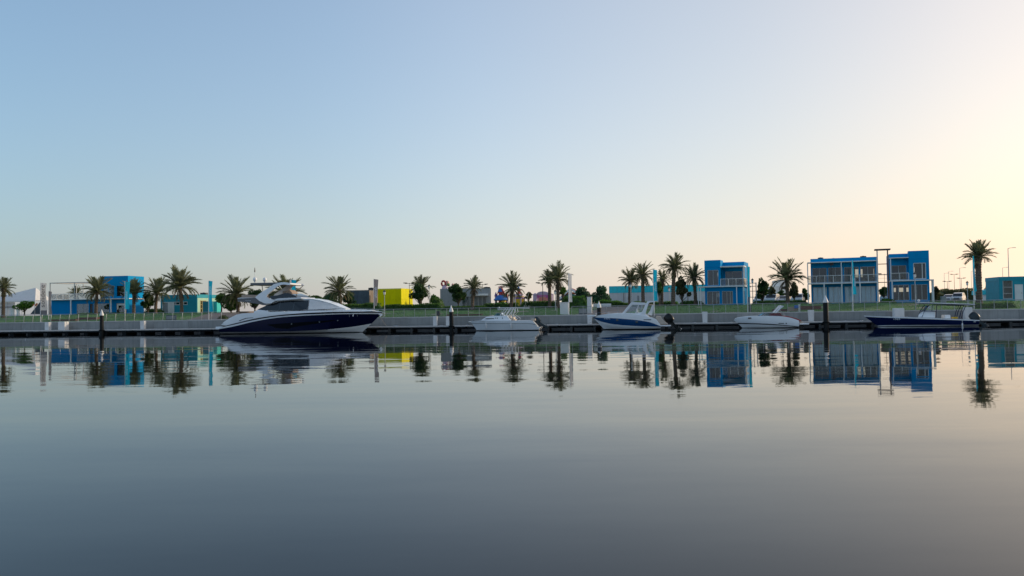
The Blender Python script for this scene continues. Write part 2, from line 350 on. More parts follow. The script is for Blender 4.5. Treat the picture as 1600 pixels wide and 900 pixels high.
pm = n_('ShaderNodeMapping'); pm.inputs['Scale'].default_value = (0.012, 0.05, 1); k_(tc.outputs['Object'], pm.inputs[0])
pn = n_('ShaderNodeTexNoise'); pn.inputs['Scale'].default_value = 1.0; pn.inputs['Detail'].default_value = 3; k_(pm.outputs[0], pn.inputs[0])
pr = n_('ShaderNodeMapRange'); pr.inputs[1].default_value, pr.inputs[2].default_value, pr.inputs[3].default_value, pr.inputs[4].default_value = 0.35, 0.7, 0.45, 1.25; k_(pn.outputs['Fac'], pr.inputs[0])
ad = n_('ShaderNodeVectorMath'); r3 = ripple((0.02, 0.16, 1), 4, (0.004, 0.016, 0)); a0 = n_('ShaderNodeVectorMath'); k_(r1.outputs[0], a0.inputs[0]); k_(r3.outputs[0], a0.inputs[1]); k_(a0.outputs[0], ad.inputs[0]); k_(r2.outputs[0], ad.inputs[1])
sl = n_('ShaderNodeVectorMath'); sl.operation = 'SCALE'; k_(ad.outputs[0], sl.inputs[0]); k_(pr.outputs[0], sl.inputs['Scale'])
a2 = n_('ShaderNodeVectorMath'); a2.inputs[1].default_value = (0, 0, 1); k_(sl.outputs[0], a2.inputs[0])
nm = n_('ShaderNodeVectorMath'); nm.operation = 'NORMALIZE'; k_(a2.outputs[0], nm.inputs[0]); k_(nm.outputs[0], b.inputs['Normal'])
wb = MB(); p = [L(-1500, 3.1), L(1500, 3.1)]
wb.add([(-1800, -600, 0), (1800, -600, 0), (p[1].x, p[1].y, 0), (p[0].x, p[0].y, 0)], [(0, 1, 2, 3)])
struct(wb.build('water', wm))

def strip(name, m, u0, u1, vs_, dz=0.0, nu=60, noise=0.0):
    mb = MB(); us = [u0 + (u1 - u0) * i / nu for i in range(nu + 1)]
    vv = [tuple(L(u, v, gz(v) + dz + (random.uniform(-noise, noise) if 0 < j < len(vs_) - 1 else 0))) for u in us for j, v in enumerate(vs_)]
    n = len(vs_)
    mb.add(vv, [(i * n + j, (i + 1) * n + j, (i + 1) * n + j + 1, i * n + j + 1) for i in range(nu) for j in range(n - 1)])
    return struct(mb.build(name, m, smooth=True, sharp=False))
def spanv(a, b_, k): return [a + (b_ - a) * i / k for i in range(k + 1)]
strip('ground', M['sand'], -1400, 1400, [3.42, 4, 5, 6, 7, 8, 9, 10, 11, 12, 13, 14, 15, 16, 20, 60, 300, 1500, 6000], nu=40)
strip('lawn', M['grass'], -170, 150, spanv(4.2, 30, 34), 0.012, 160, 0.02)
strip('promenade_path', M['paving'], -170, 150, [3.44, 3.7, 4.2], 0.006, 20)
for a, b_ in ((288, 352), (898, 968)):
    u0, u1 = uof(a, 5), uof(b_, 5)
    mb = MB(); vv = spanv(4.2, 30, 30)
    for i, v in enumerate(vv):
        k = smooth((v - 4) / 10); sh = (3.0 if a > 600 else -1.0) * k
        mb.v += [tuple(L(u0 + sh, v, gz(v) + 0.045)), tuple(L(u1 + sh, v, gz(v) + 0.045))]
        if i: mb.f.append((2 * i - 2, 2 * i - 1, 2 * i + 1, 2 * i)); mb.m.append(0)
    struct(mb.build('park_path', M['paving']))
mb = MB(); q = [L(uof(1165, 30), 31), L(150, 31), L(150, 48), L(uof(1165, 30), 48)]
mb.add([(p.x, p.y, PLAT + 0.02) for p in q], [(0, 1, 2, 3)]); struct(mb.build('car_park', M['asphalt']))

# short grass over the lawn
gm = MB()
for i in range(26000):
    u, v = random.uniform(-80, 66), 4.3 + 24 * random.random() ** 1.7
    if any(uof(a, 5) - 1.5 < u < uof(b_, 5) + 4 for a, b_ in ((288, 352), (898, 968))): continue
    p = L(u, v, gz(v)); a = random.uniform(0, 3.14); h = random.uniform(0.05, 0.13); wd = random.uniform(0.03, 0.09)
    e = Vector((math.cos(a) * wd, math.sin(a) * wd, 0)); tp = p + Vector((random.uniform(-.05, .05), random.uniform(-.05, .05), h))
    gm.add([p - e, p + e, tp], [(0, 1, 2)])
tag(gm.build('grass', M['blade']), 'short green grass over the sloping lawn behind the railing', 'grass', kind='stuff')

# ---------------------------------------------------------------- sea wall, dock, railing, piles
U0, U1 = -150, 130
wall = thing('sea_wall', 'long grey concrete sea wall with pale coping behind the floating dock', 'wall', L(0, 3.0), -QA)
pl = 5.4; n = int((U1 - U0) / pl)
pm_ = MB().bx(0.022, pl - 0.022, 0, 0.5, -1.5, WALLZ - 0.13).mesh('panel', M['conc'])
cm_ = MB().cb(0.008, pl - 0.008, -0.05, 0.46, WALLZ - 0.13, WALLZ, 0.02).mesh('coping', M['coping'])
for i in range(n):
    link('panel', pm_, wall, (U0 + i * pl, random.uniform(-.006, .006), 0)); link('coping', cm_, wall, (U0 + i * pl, random.uniform(-.006, .006), 0))
MB().bx(U0, U1, 0.04, 0.45, -1.5, WALLZ - 0.16).build('wall_core', M['conc'], wall)

dock = thing('floating_dock', 'low floating dock with pale deck edge and dark underside along the wall', 'dock', L(0, 0), -QA)
sl_ = 12.0; n = int((U1 - U0) / sl_)
dm = MB().cb(0.03, sl_ - 0.03, 0.0, 2.5, 0.50, 0.63, 0.015).mesh('deck_section', M['deck'])
bm_ = MB().bx(0.05, sl_ - 0.05, 0.16, 2.34, 0.20, 0.497).mesh('frame_beam', M['dockd'])
fm = MB().cb(-0.33, 0.33, 0.05, 2.45, -0.5, 0.38, 0.06).mesh('dock_float', M['dockd'])
fl = MB().cb(-0.16, 0.16, 0.04, 2.45, -0.5, 0.44, 0.03).mesh('dock_float', M['float_'])
fb = MB().path([(0.2, -0.06, 0.42), (sl_ - 0.2, -0.06, 0.42)], 0.05, 6).mesh('rub_strip', M['black'])
for i in range(n):
    x = U0 + i * sl_
    link('deck_section', dm, dock, (x, 0, 0)); link('frame_beam', bm_, dock, (x, 0, 0)); link('rub_strip', fb, dock, (x, 0, 0))
    for j in range(4):
        link('dock_float', fl if x > -22 else fm, dock, (x + 1.5 + 3.0 * j + random.uniform(-.08, .08), 0, 0))
cl = MB(); cl.path([(-0.16, 0, 0.08), (0.16, 0, 0.08)], 0.03, 6).bx(-0.08, -0.04, -0.02, 0.02, 0, 0.08).bx(0.04, 0.08, -0.02, 0.02, 0, 0.08)
clm = cl.mesh('cleat', M['chrome'])
for px in (40, 130, 190, 260, 617, 621, 690, 730, 870, 905, 1085, 1140, 1320, 1345, 1560):
    link('cleat', clm, dock, (uof(px, .3), 0.25, 0.63))

PILES = [(159, 483.4, 'black mooring pile with white cone cap before the left blue house'), (705, 477, 'black mooring pile with white cone cap left of the white cabin boat'),
         (936, 470.3, 'black mooring pile with white cone cap behind the blue striped cruiser'), (1290, 461.6, 'black mooring pile with white cone cap left of the navy console boat')]
for px, py, lab in PILES:
    v = 0.3 if px != 936 else 2.9
    p = W(px, hy(px), v - 0.45); h = W(px, py, v - 0.45).z
    r = 0.30 if px == 1290 else 0.265
    o = thing('mooring_pile', lab, 'pile', (p.x, p.y, 0), random.uniform(0, 3), 'mooring piles along the dock')
    MB().lathe([(r, -3), (r, h - 0.86), (r * 0.98, h - 0.84)], 20).build('shaft', M['pile'], o, True)
    MB().lathe([(r * 1.06, h - 0.86), (r * 1.06, h - 0.72), (r * 0.5, h - 0.33), (0.02, h)], 20).build('cone_cap', M['white'], o, True)
    MB().lathe([(r + 0.10, 0.50), (r + 0.12, 0.54), (r + 0.12, 0.60), (r + 0.10, 0.64)], 16).build('guide_collar', M['dockd'], o, True)

def pedestal(px0, px1, py, v, lab, kind=0):
    c = (px0 + px1) / 2; p = W(c, hy(c), v); wd = (px1 - px0) / ppm(c, v); h = W(c, py, v).z - 0.63
    o = thing('service_pedestal' if kind < 2 else 'dock_box', lab, 'pedestal' if kind < 2 else 'dock box', (p.x, p.y, 0.63), -QA, 'service pedestals and boxes on the dock')
    k = wd / 2; a = 0.88 if kind == 1 else 1.0
    body = MB().loft([[(-k * q, -k * q * .8, z), (k * q, -k * q * .8, z), (k * q, k * q * .8, z), (-k * q, k * q * .8, z)] for q, z in ((a, 0), (a, 0.1), (1, h - 0.1), (0.96, h - 0.02), (0.9, h))]).build('cabinet', M['pedestal'], o)
    MB().bx(-k * 1.03, k * 1.03, -k * .83, k * .83, 0, 0.04).build('base_plate', M['steel'], o)
    if kind == 2: MB().bx(-k * 0.9, k * 0.9, -k * .82 - 0.01, -k * .8, h * 0.15, h * 0.85).build('door_panel', M['pedestal'], o)
    else:
        MB().bx(-k * 0.55, k * 0.55, -k * .815, -k * .80, h * 0.55, h * 0.85).build('socket_panel', M['pedestal'], o)
    return o
pedestal(71.5, 78.5, 503.5, 1.9, 'slim white service pedestal, leftmost on the dock')
pedestal(93.5, 105, 502.5, 1.9, 'wide white dock box right of the leftmost pedestal', 2)
pedestal(220, 227, 501.5, 1.9, 'tapered white pedestal below the left cyan flag', 1)
pedestal(677, 683, 494, 1.9, 'white pedestal a little left of the central black pile')
pedestal(697, 703.5, 494, 2.1, 'white pedestal partly behind the central black pile')
pedestal(917.5, 925, 492, 1.9, 'white pedestal at the bow of the blue striped cruiser', 1)
pedestal(1097, 1105, 487, 1.9, 'tapered white pedestal between the cruiser and the red trimmed bowrider', 1)
pedestal(1262.5, 1271, 484.5, 1.9, 'tapered white pedestal right of the red trimmed bowrider', 1)
pedestal(1396, 1410.5, 481.5, 1.9, 'broad white dock box behind the navy console boat', 2)
pedestal(1506, 1517, 480, 1.9, 'pinkish white dock box seen through the stern of the console boat', 2)

# railing: curved posts, one top rail, thin wires
def railing(pa, pb, lab, curved):
    ua, ub = uof(pa, 3.2), uof(pb, 3.2)
    o = thing('railing', lab, 'railing', L(ua, 3.25, WALLZ), -QA, 'park railing on the sea wall')
    ln = ub - ua; n = max(1, round(ln / 1.5)); st = ln / n; c = curved
    pts = [(0, 0, 0), (0, -0.05 * c, 0.25), (0, -0.06 * c, 0.5), (0, -0.02 * c, 0.8), (0, 0.08 * c, 1.06)]
    pmesh = MB()
    for sx in (0,):
        pmesh.loft([[(x0, y - 0.035, z), (x1, y - 0.035, z), (x1, y + 0.035, z), (x0, y + 0.035, z)] for (_, y, z) in pts for x0, x1 in [(-0.026 + 0.10 * c * math.sin(z * 2.6), 0.026 + 0.10 * c * math.sin(z * 2.6))]])
    pmesh.bx(-0.08, 0.08, -0.08, 0.08, 0, 0.015); pme = pmesh.mesh('post', M['galv'])
    for i in range(n + 1): link('post', pme, o, (i * st, 0, 0))
    xo = 0.10 * c * math.sin(1.06 * 2.6)
    MB().path([(xo, 0.08 * c, 1.08), (ln + xo, 0.08 * c, 1.08)], 0.032, 8).build('top_rail', M['galv'], o, True)
    wme = MB().path([(0, 0, 0), (ln, 0, 0)], 0.009, 4).mesh('wire', M['galv'])
    for z in (0.1, 0.22, 0.34, 0.46, 0.58, 0.70, 0.82, 0.94): link('wire', wme, o, (0, -0.05 * c, z))
railing(-60, 345, 'curved grey railing on the wall left of the motor yacht', 1.0)
railing(470, 870, 'grey post railing on the wall between the yacht and the white pillar', 0.15)
railing(893, 1290, 'grey post railing on the wall behind the cruiser and the bowrider', 0.15)
railing(1292, 1680, 'grey post railing on the wall behind the navy console boat', 0.15)

# ================================================================ vegetation
FR = []
def frond_mesh(ln, droop, seed, m):
    rnd = random.Random(seed); mb = MB(); ns = 12; pts = []; x = z = 0.0; a = 0.0
    for i in range(ns + 1):
        pts.append(Vector((x, 0, z))); tt = i / ns; a = -droop * tt ** 1.25
        x += math.cos(a) * ln / ns; z += math.sin(a) * ln / ns
    mb.path([tuple(p) for p in pts], [0.035 * (1 - 0.85 * i / ns) + 0.004 for i in range(ns + 1)], 4)
    nl = 42
    for i in range(nl):
        tt = 0.10 + 0.90 * i / (nl - 1); f = tt * ns; j = min(ns - 1, int(f)); p = pts[j].lerp(pts[j + 1], f - j); d = (pts[j + 1] - pts[j]).normalized()
        ll = (0.22 + 0.62 * math.sin(math.pi * (0.12 + 0.80 * tt)) ** 0.7) * ln / 3.0 * rnd.uniform(0.85, 1.1)
        for sd_ in (-1, 1):
            nrm = Vector((-d.z, 0, d.x))
            q = (d * rnd.uniform(0.62, 0.85) + Vector((0, sd_, 0)) * rnd.uniform(0.55, 0.75) + nrm * rnd.uniform(0.05, 0.42)).normalized()
            wv = d * 0.034 * ln / 3.0 + nrm * 0.022
            e = p + q * ll; e.z -= 0.06 * ll
            mb.add([p - wv, p + wv, p.lerp(e, 0.55) + wv * 1.1, e, p.lerp(e, 0.55) - wv * 1.1], [(0, 1, 2, 3, 4)])
    return mb.mesh('frond', m)
for i in range(4): FR.append((frond_mesh(3.0, 0.35 + 0.1 * i, i, M['frond']), frond_mesh(3.0, 0.75 + 0.12 * i, 10 + i, M['frond']), frond_mesh(2.6, 1.25 + 0.12 * i, 20 + i, M['frond'])))
DRY = [frond_mesh(2.3, 0.9, 40, M['fronddry']), frond_mesh(2.2, 0.7, 41, M['fronddry'])]
def palm(px, top, half, v, lab, full=1.0, lean=0.0, wide=1.0, low=None):
    p = base(px, v); zt = W(px, top, v).z; s = ppm(px, v); lf = max(1.3, half / s * 1.16)
    hh = max(0.8, zt - 0.88 * lf - p.z); rnd = random.Random(px)
    o = thing('date_palm', lab, 'palm tree', p, 0.0, 'date palms in the park')
    lean = lean or rnd.uniform(-.35, .35); low = low or rnd.uniform(70, 112); tx, ty = rnd.uniform(-.12, .12), rnd.uniform(-.12, .12); hh += rnd.uniform(-.15, .1)
    rings = []; n = max(6, int(hh / 0.16)); r0 = 0.27 * wide
    for i in range(n + 1):
        tt = i / n; z = tt * hh; fl = 1 + 0.25 * max(0, 0.12 - tt) / 0.12 + 0.55 * smooth((tt - 0.80) / 0.2)
        r = r0 * (1 - 0.12 * tt) * fl * (1.07 if i % 2 else 0.95); ox = lean * tt * tt
        rings.append([(ox + r * math.cos(6.2832 * (j + 0.5 * (i % 2)) / 9) * rnd.uniform(.93, 1.07), r * math.sin(6.2832 * (j + .5 * (i % 2)) / 9), z) for j in range(9)])
    MB().loft(rings).build('trunk', M['bark'], o)
    nf = int(rnd.uniform(40, 54) * full); sc_ = lf / 3.0
    for i in range(nf):
        tt = (i + 0.5) / nf; e = 86 - low * tt ** rnd.uniform(.8, 1.0) + rnd.uniform(-9, 9); az = i * 2.39996 + rnd.uniform(-.25, .25)
        k = 0 if e > 52 else (1 if e > 20 else 2); me = FR[rnd.randrange(4)][k]; q = sc_ * rnd.uniform(0.74, 1.08)
        link('frond', me, o, (lean + 0.1 * math.cos(az), 0.1 * math.sin(az), hh - 0.05 - 0.35 * tt), (rnd.uniform(-.5, .5) + tx, -R(e) + ty * math.cos(az), az), (q, q * rnd.uniform(.75, 1.1), q))
    for i in range(rnd.randrange(4, 13)):
        az = rnd.uniform(0, 6.28); link('frond', DRY[i % 2], o, (lean, 0, hh - 0.35), (0, R(rnd.uniform(22, 55)), az), (sc_ * .8,) * 3)
    return o
palm(5, 433, 17, 12, 'date palm with narrow upright crown, leftmost in the picture', 0.8)
palm(150, 430, 23, 20, 'date palm standing right before the left blue house')
palm(209, 436, 20, 19, 'date palm just right of the lettered cyan flag by the left blue house')
palm(243, 433, 22, 20, 'shorter date palm at the left edge of the teal kiosk')
palm(284, 418, 29, 16, 'tall date palm with broad crown standing before the teal kiosk')
palm(372, 432, 26, 16, 'date palm behind the stern of the motor yacht')
palm(447, 432, 26, 24, 'date palm mostly hidden behind the yacht flybridge')
palm(532, 430, 23, 16, 'date palm before the charcoal box building')
palm(657, 429, 19, 26, 'date palm rising behind the round dark tree right of the yellow building', 0.9)
palm(738, 432, 16, 13, 'slim date palm before the grey flat roofed building', 0.75)
palm(799, 426, 21, 14, 'date palm between the two funfair rides')
palm(859, 419, 17, 16, 'smaller left one of the pair of palms beside the pink pavilion', 0.85)
palm(872, 412, 22, 14, 'taller right one of the pair of palms beside the pink pavilion', 0.9)
palm(984, 419, 17, 20, 'date palm at the left end of the palm row by the teal warehouse')
palm(1005, 409, 19, 18, 'second date palm from the left in the row by the teal warehouse')
palm(1034, 421, 14, 27, 'small date palm just right of the cyan flag by the warehouse', 0.8)
palm(1052, 395, 20, 17, 'tallest date palm of the row by the teal warehouse', wide=1.1)
palm(1087, 413, 18, 22, 'date palm close to the left side of the blue tower house')
palm(1231, 406, 27, 18, 'broad date palm before the parked white cars')
palm(1530, 377, 23, 8, 'tall thick trunked date palm, rightmost in the picture', 1.05, lean=.03, wide=1.4, low=78)
palm(118, 447, 12, 50, 'distant palm seen over the terrace of the left blue house', 0.7)

def leaves(mb, pts_fn, n, size, rnd):
    for _ in range(n):
        p = pts_fn(); a = Vector((rnd.gauss(0, 1), rnd.gauss(0, 1), rnd.gauss(0, 1))).normalized(); bq = a.orthogonal().normalized(); c = a.cross(bq)
        s = size * rnd.uniform(0.6, 1.35)
        mb.add([p - bq * s, p - c * s * 0.5, p + bq * s, p + c * s * 0.5], [(0, 1, 2, 3)])
def tree(px, top, bottom, half, v, lab, m='leaf', dens=1.0, size=0.15, name='broadleaf_tree', cat='tree', seed=0, flat=False):
    rnd = random.Random(int(px * 7 + seed)); p = base(px, v); s = ppm(px, v)
    zt, zb, rw = W(px, top, v).z - p.z, max(0.12, W(px, bottom + 5, v).z - p.z), half / s
    o = thing(name, lab, cat, p, 0.0, 'park trees and shrubs')
    skew = rw * rnd.uniform(-.5, .5); tr = MB(); tr.path([(0, 0, 0), (0.03, 0.02, zb * 0.6 + 0.2), (0.0, 0.0, zb + (zt - zb) * 0.45)], [0.13, 0.10, 0.05], 7)
    lob = []; nl = 20 if not flat else 10
    for i in range(nl):
        a = i * 2.4 + rnd.uniform(-.4, .4); tt = rnd.random(); r = rw * rnd.uniform(0.30, 0.80) * (1 - 0.45 * tt)
        c = Vector((math.cos(a) * r + skew * (tt - .5), math.sin(a) * r, zb + (zt - zb) * (0.22 + 0.58 * tt))); rad = rw * rnd.uniform(0.17, 0.40)
        lob.append((c, rad, min(rad * (0.55 if flat else 0.9), (zt - c.z), max(0.15, c.z - zb)))); tr.path([(0, 0, zb * 0.7 + 0.1), tuple(c * 0.6 + Vector((0, 0, zb * 0.3))), tuple(c)], [0.06, 0.04, 0.015], 5)
    lob.append((Vector((0, 0, (zt + zb) / 2)), rw * 0.40, (zt - zb) * 0.36)); lob.append((Vector((rnd.uniform(-.2, .2) * rw, 0, zt - (zt - zb) * 0.2)), rw * 0.4, (zt - zb) * 0.2))
    tr.build('trunk', M['wood'], o, True)
    mb = MB(); vol = sum(r * r * h for _, r, h in lob)
    for c, r, h in lob:
        def pt():
            while True:
                d = Vector((rnd.gauss(0, 1), rnd.gauss(0, 1), rnd.gauss(0, 1))).normalized() * (rnd.uniform(0.45, 1.0) ** 0.4) * rnd.uniform(0.86, 1.10)
                return c + Vector((d.x * r, d.y * r, d.z * h))
        leaves(mb, pt, int(dens * 560 * max(0.25, r * h)), size, rnd)
    mb.build('crown', M[m], o)
def hedge(pa, pb, top, v, depth, lab, m='leaf2', dens=1.0, bottom=None, lumpy=0.12, name='hedge', size=0.10):
    rnd = random.Random(int(pa)); u0, u1 = uof(pa, v), uof(pb, v); c = (pa + pb) / 2; z0 = gz(v)
    h = W(c, top, v).z - z0; ln = u1 - u0
    o = thing(name, lab, 'hedge' if name == 'hedge' else 'shrubs', L(u0, v, z0), -QA, 'hedges and shrub beds')
    ph = [rnd.uniform(0, 6) for _ in range(4)]
    def hh(x): return h * (1 + lumpy * (math.sin(x * 1.1 + ph[0]) * .5 + math.sin(x * 2.7 + ph[1]) * .35 + math.sin(x * 0.4 + ph[2]) * .5)) * smooth(0.35 + min(x, ln - x) / 0.8)
    n = max(4, int(ln / 0.6)); core = MB()
    core.loft([[(x, 0.14, 0), (x, depth - .14, 0), (x, depth - .18, hh(x) * .86), (x, 0.18, hh(x) * .86)] for x in [ln * i / n for i in range(n + 1)]])
    core.build('branches', M['leaf'], o)
    mb = MB()
    def pt():
        x = rnd.uniform(-.1, ln + .1); q = rnd.random(); t_ = hh(max(0, min(ln, x)))
        if q < 0.55: return Vector((x, rnd.uniform(-.06, .22), rnd.uniform(0, t_)))
        return Vector((x, rnd.uniform(0, depth), t_ * rnd.uniform(0.86, 1.06)))
    leaves(mb, pt, min(14000, int(dens * 95 * ln * (h + depth * 0.8))), size, rnd); mb.build('foliage', M[m], o)
hedge(595, 690, 475.5, 15, 2.0, 'dense green hedge before the yellow building', bottom=486)
hedge(500, 594, 475, 16, 1.6, 'green hedge before the charcoal box building')
hedge(690, 762, 478.5, 13, 1.2, 'low clipped hedge before the grey flat roofed building', lumpy=.05)
hedge(752, 812, 474, 14, 1.4, 'clipped hedge below the blue and red funfair ride', lumpy=.04)
hedge(812, 873, 470.5, 16, 1.6, 'taller clipped hedge below the pink pavilion', lumpy=.04)
hedge(876, 917, 463, 15, 2.2, 'tall bushy hedge before the striped roof play house', dens=1.2)
hedge(118, 194, 489, 22, 1.0, 'low green hedge along the front of the left blue house', lumpy=.06)
hedge(1176, 1262, 470.0, 24, 1.0, 'low dark hedge in front of the parked white cars', 'leaf', lumpy=.05)
hedge(1062, 1101, 470, 22, 1.2, 'hedge with yellowish tips left of the blue tower house', 'leaf2')
hedge(1378, 1400, 467.5, 15.5, 1.4, 'rounded green shrub bed before the steel link of the right blue house', name='shrub_bed')
hedge(1520, 1588, 473.5, 6.5, 2.0, 'low leafy shrub bed behind the railing at far right', name='shrub_bed', lumpy=.25)
hedge(1458, 1484, 458, 84, 6, 'olive shrub bank beside the right blue house', 'leaf3', name='shrub_bed', lumpy=.25, size=.16, dens=.6)
hedge(1472, 1536, 452, 92, 6, 'far trimmed green bank on the right skyline', 'leaf3', dens=0.35, size=.2, lumpy=.08)
hedge(340, 352, 493, 6, 1.2, 'small grass shrub left of the yacht stern', 'leaf3', name='shrub_bed')
hedge(930, 985, 470, 22, 3, 'sprawling green shrubs before the teal warehouse', 'leaf2', name='shrub_bed', lumpy=.3)
hedge(986, 1062, 471.5, 27, 1.6, 'long green hedge at the foot of the teal warehouse palms', lumpy=.1)
hedge(672, 690, 470, 26, 2.5, 'bushy green shrubs left of the grey flat roofed building', name='shrub_bed', lumpy=.3)
hedge(224, 250, 484, 24, 1.6, 'green shrubs between the left blue house and the teal kiosk', name='shrub_bed', lumpy=.25)
hedge(1292, 1372, 475.5, 13.5, .7, 'low green plants along the front of the long balcony house', 'leaf', name='shrub_bed', lumpy=.3, dens=.8)
hedge(1184, 1200, 462, 50, 3, 'distant dark shrubs behind the parked white cars', 'leaf', name='shrub_bed', lumpy=.3, dens=.7, size=.16)
tree(38, 470, 482, 19, 15, 'small spreading green tree before the white tent', 'leaf2', flat=True)
tree(231, 455, 482, 12, 22, 'dark round tree between the left blue house and the teal kiosk')
tree(346, 458, 472, 16, 20, 'flat topped green tree right of the turquoise boxes', 'leaf2', flat=True)
tree(361, 462, 484, 14, 17, 'dense green shrub tree behind the yacht stern', 'leaf2')
tree(398, 452, 478, 18, 22, 'dark tree seen under the yacht hardtop')
tree(425, 458, 474, 14, 26, 'dark tree behind the yacht arch')
tree(516, 457, 474, 16, 20, 'bluish green bush left of the palm by the charcoal building', 'leaf4')
tree(546, 455, 474, 12, 19, 'bluish green bush behind the palm by the charcoal building', 'leaf4')
tree(488, 462, 476, 26, 30, 'low dark bush seen over the yacht bow', 'leaf')
tree(656, 443, 468, 17, 18, 'round dark tree right of the yellow building', dens=1.3)
tree(716, 443, 469, 15, 15, 'round dark tree before the grey flat roofed building', dens=1.3)
tree(679, 460, 470, 9, 45, 'small sparse tree left of the grey flat roofed building', 'leaf2', dens=.5)
tree(826, 456, 463, 7, 30, 'small two tiered tree between the funfair ride and the pink pavilion', 'leaf3', flat=True, dens=.7)
tree(880, 448, 457, 10, 34, 'small green tree behind the striped roof play house', 'leaf2', flat=True)
tree(911, 448, 474, 19, 32, 'left dark bluish tree behind the play house', 'leaf4', dens=1.1)
tree(938, 446, 474, 20, 28, 'right dark bluish tree before the teal warehouse', 'leaf4', dens=1.1)
tree(1066, 431, 464, 12, 22, 'round olive tree between the warehouse palms', 'leaf3', dens=1.1)
tree(1030, 440, 455, 8, 24, 'small dark tree behind the warehouse flag', 'leaf')
tree(1192, 434, 466, 12, 26, 'upright tree right of the blue tower house', 'leaf', dens=1.2)
tree(1206, 447, 462, 8, 34, 'smaller olive tree beside the upright tree', 'leaf3', dens=.8)
tree(1220, 453, 460, 7, 40, 'small umbrella shaped tree before the far white tower', 'leaf', flat=True, dens=.7)
tree(1241, 440, 461, 9, 28, 'upright olive tree right of the broad palm', 'leaf3', dens=1.2)
tree(1258, 450, 466, 8, 36, 'dark tree at the left edge of the right blue house', 'leaf')
tree(1381, 448, 459, 8, 34, 'round dark tree seen through the steel link of the right blue house', 'leaf', dens=1.1)
tree(1462, 447, 466, 7, 26, 'grey green bush beside the right blue house', 'leaf3', dens=.8)
tree(1548, 441, 456, 9, 60, 'low dark tree behind the rightmost palm', 'leaf3', dens=.6)

# ================================================================ buildings
def window(parent, x0, x1, z0, z1, y, bars=(), frame=0.06, fm='steel', gm='glass', depth=0.08, cross=()):
    """A framed window in the plane y of its building: part window (the frame) with its pane, bars join the frame."""
    f = MB(); d0, d1 = y - depth * 0.4, y + depth * 0.6
    f.bx(x0, x1, d0, d1, z0, z0 + frame).bx(x0, x1, d0, d1, z1 - frame, z1).bx(x0, x0 + frame, d0, d1, z0 + frame, z1 - frame).bx(x1 - frame, x1, d0, d1, z0 + frame, z1 - frame)
    for q in bars: f.bx(q - frame * .5, q + frame * .5, d0 + 0.004, d1 - 0.004, z0 + frame, z1 - frame)
    for q in cross: f.bx(x0 + frame, x1 - frame, d0 + 0.007, d1 - 0.007, q - frame * .4, q + frame * .4)
    o = f.build('window', M[fm], parent)
    MB().bx(x0 + frame * .5, x1 - frame * .5, y, y + 0.012, z0 + frame * .5, z1 - frame * .5).build('pane', M[gm], o)
    return o
def drape(parent, x0, x1, z0, z1, y, m='curtain', wave=0.05, pitch=0.28, name='curtain'):
    n = max(8, int((x1 - x0) / pitch * 6)); mb = MB(); vs_ = []
    for i in range(n + 1):
        x = x0 + (x1 - x0) * i / n; yy = y + wave * math.sin(x * 6.2832 / pitch) + wave * .5 * math.sin(x * 4.1 + 1)
        vs_ += [(x, yy, z0), (x, yy * 0.6 + y * 0.4, z1)]
    mb.add(vs_, [(2 * i, 2 * i + 2, 2 * i + 3, 2 * i + 1) for i in range(n)])
    return mb.build(name, M[m], parent, True, sharp=False)
def balustrade(parent, pts, z0, h, posts, m='white', gm='mesh_'):
    """Railing along a polyline of (x, y): top rail, posts and infill panels."""
    o = MB()
    for (xa, ya), (xb, yb) in zip(pts, pts[1:]):
        o.path([(xa, ya, z0 + h), (xb, yb, z0 + h)], 0.04, 6); o.path([(xa, ya, z0 + .07), (xb, yb, z0 + .07)], 0.02, 6)
    r = o.build('balustrade', M[m], parent)
    for (xa, ya), (xb, yb), n in zip(pts, pts[1:], posts):
        for i in range(n + 1):
            x, y = xa + (xb - xa) * i / n, ya + (yb - ya) * i / n
            MB().bx(x - .035, x + .035, y - .03, y + .03, z0, z0 + h).build('post', M[m], r)
        for i in range(n):
            a = Vector((xa + (xb - xa) * (i + .06) / n, ya + (yb - ya) * (i + .06) / n, 0)); b_ = Vector((xa + (xb - xa) * (i + .94) / n, ya + (yb - ya) * (i + .94) / n, 0))
            q = Vector((-(b_ - a).y, (b_ - a).x, 0)).normalized() * 0.006
            MB().loft([[(p.x + q.x, p.y + q.y, z), (p.x - q.x, p.y - q.y, z)] for p, z in ((a, z0 + .1), )] + [], closed=False) if False else None
            mb = MB(); mb.add([(p.x + s_ * q.x, p.y + s_ * q.y, z) for z in (z0 + .1, z0 + h - .05) for p in (a, b_) for s_ in (-1, 1)], [(0, 1, 3, 2), (4, 6, 7, 5), (0, 2, 6, 4), (1, 5, 7, 3), (0, 4, 5, 1), (2, 3, 7, 6)])
            mb.build('infill_panel', M[gm], r)
    return r
def col(parent, x, y, z0, z1, w_=0.07, m='white', name='column'):
    return MB().bx(x - w_, x + w_, y - w_, y + w_, z0, z1).build(name, M[m], parent)
def roofkit(parent, x, y, z, sx, sy, sz):
    o = MB().cb(x, x + sx, y, y + sy, z, z + sz, .03).build('air_handler', M['dsteel'], parent)
    MB().lathe([(sx * .2, 0), (sx * .2, .06)], 12, (x + sx / 2, y + sy / 2, z + sz)).build('fan', M['steel'], o)

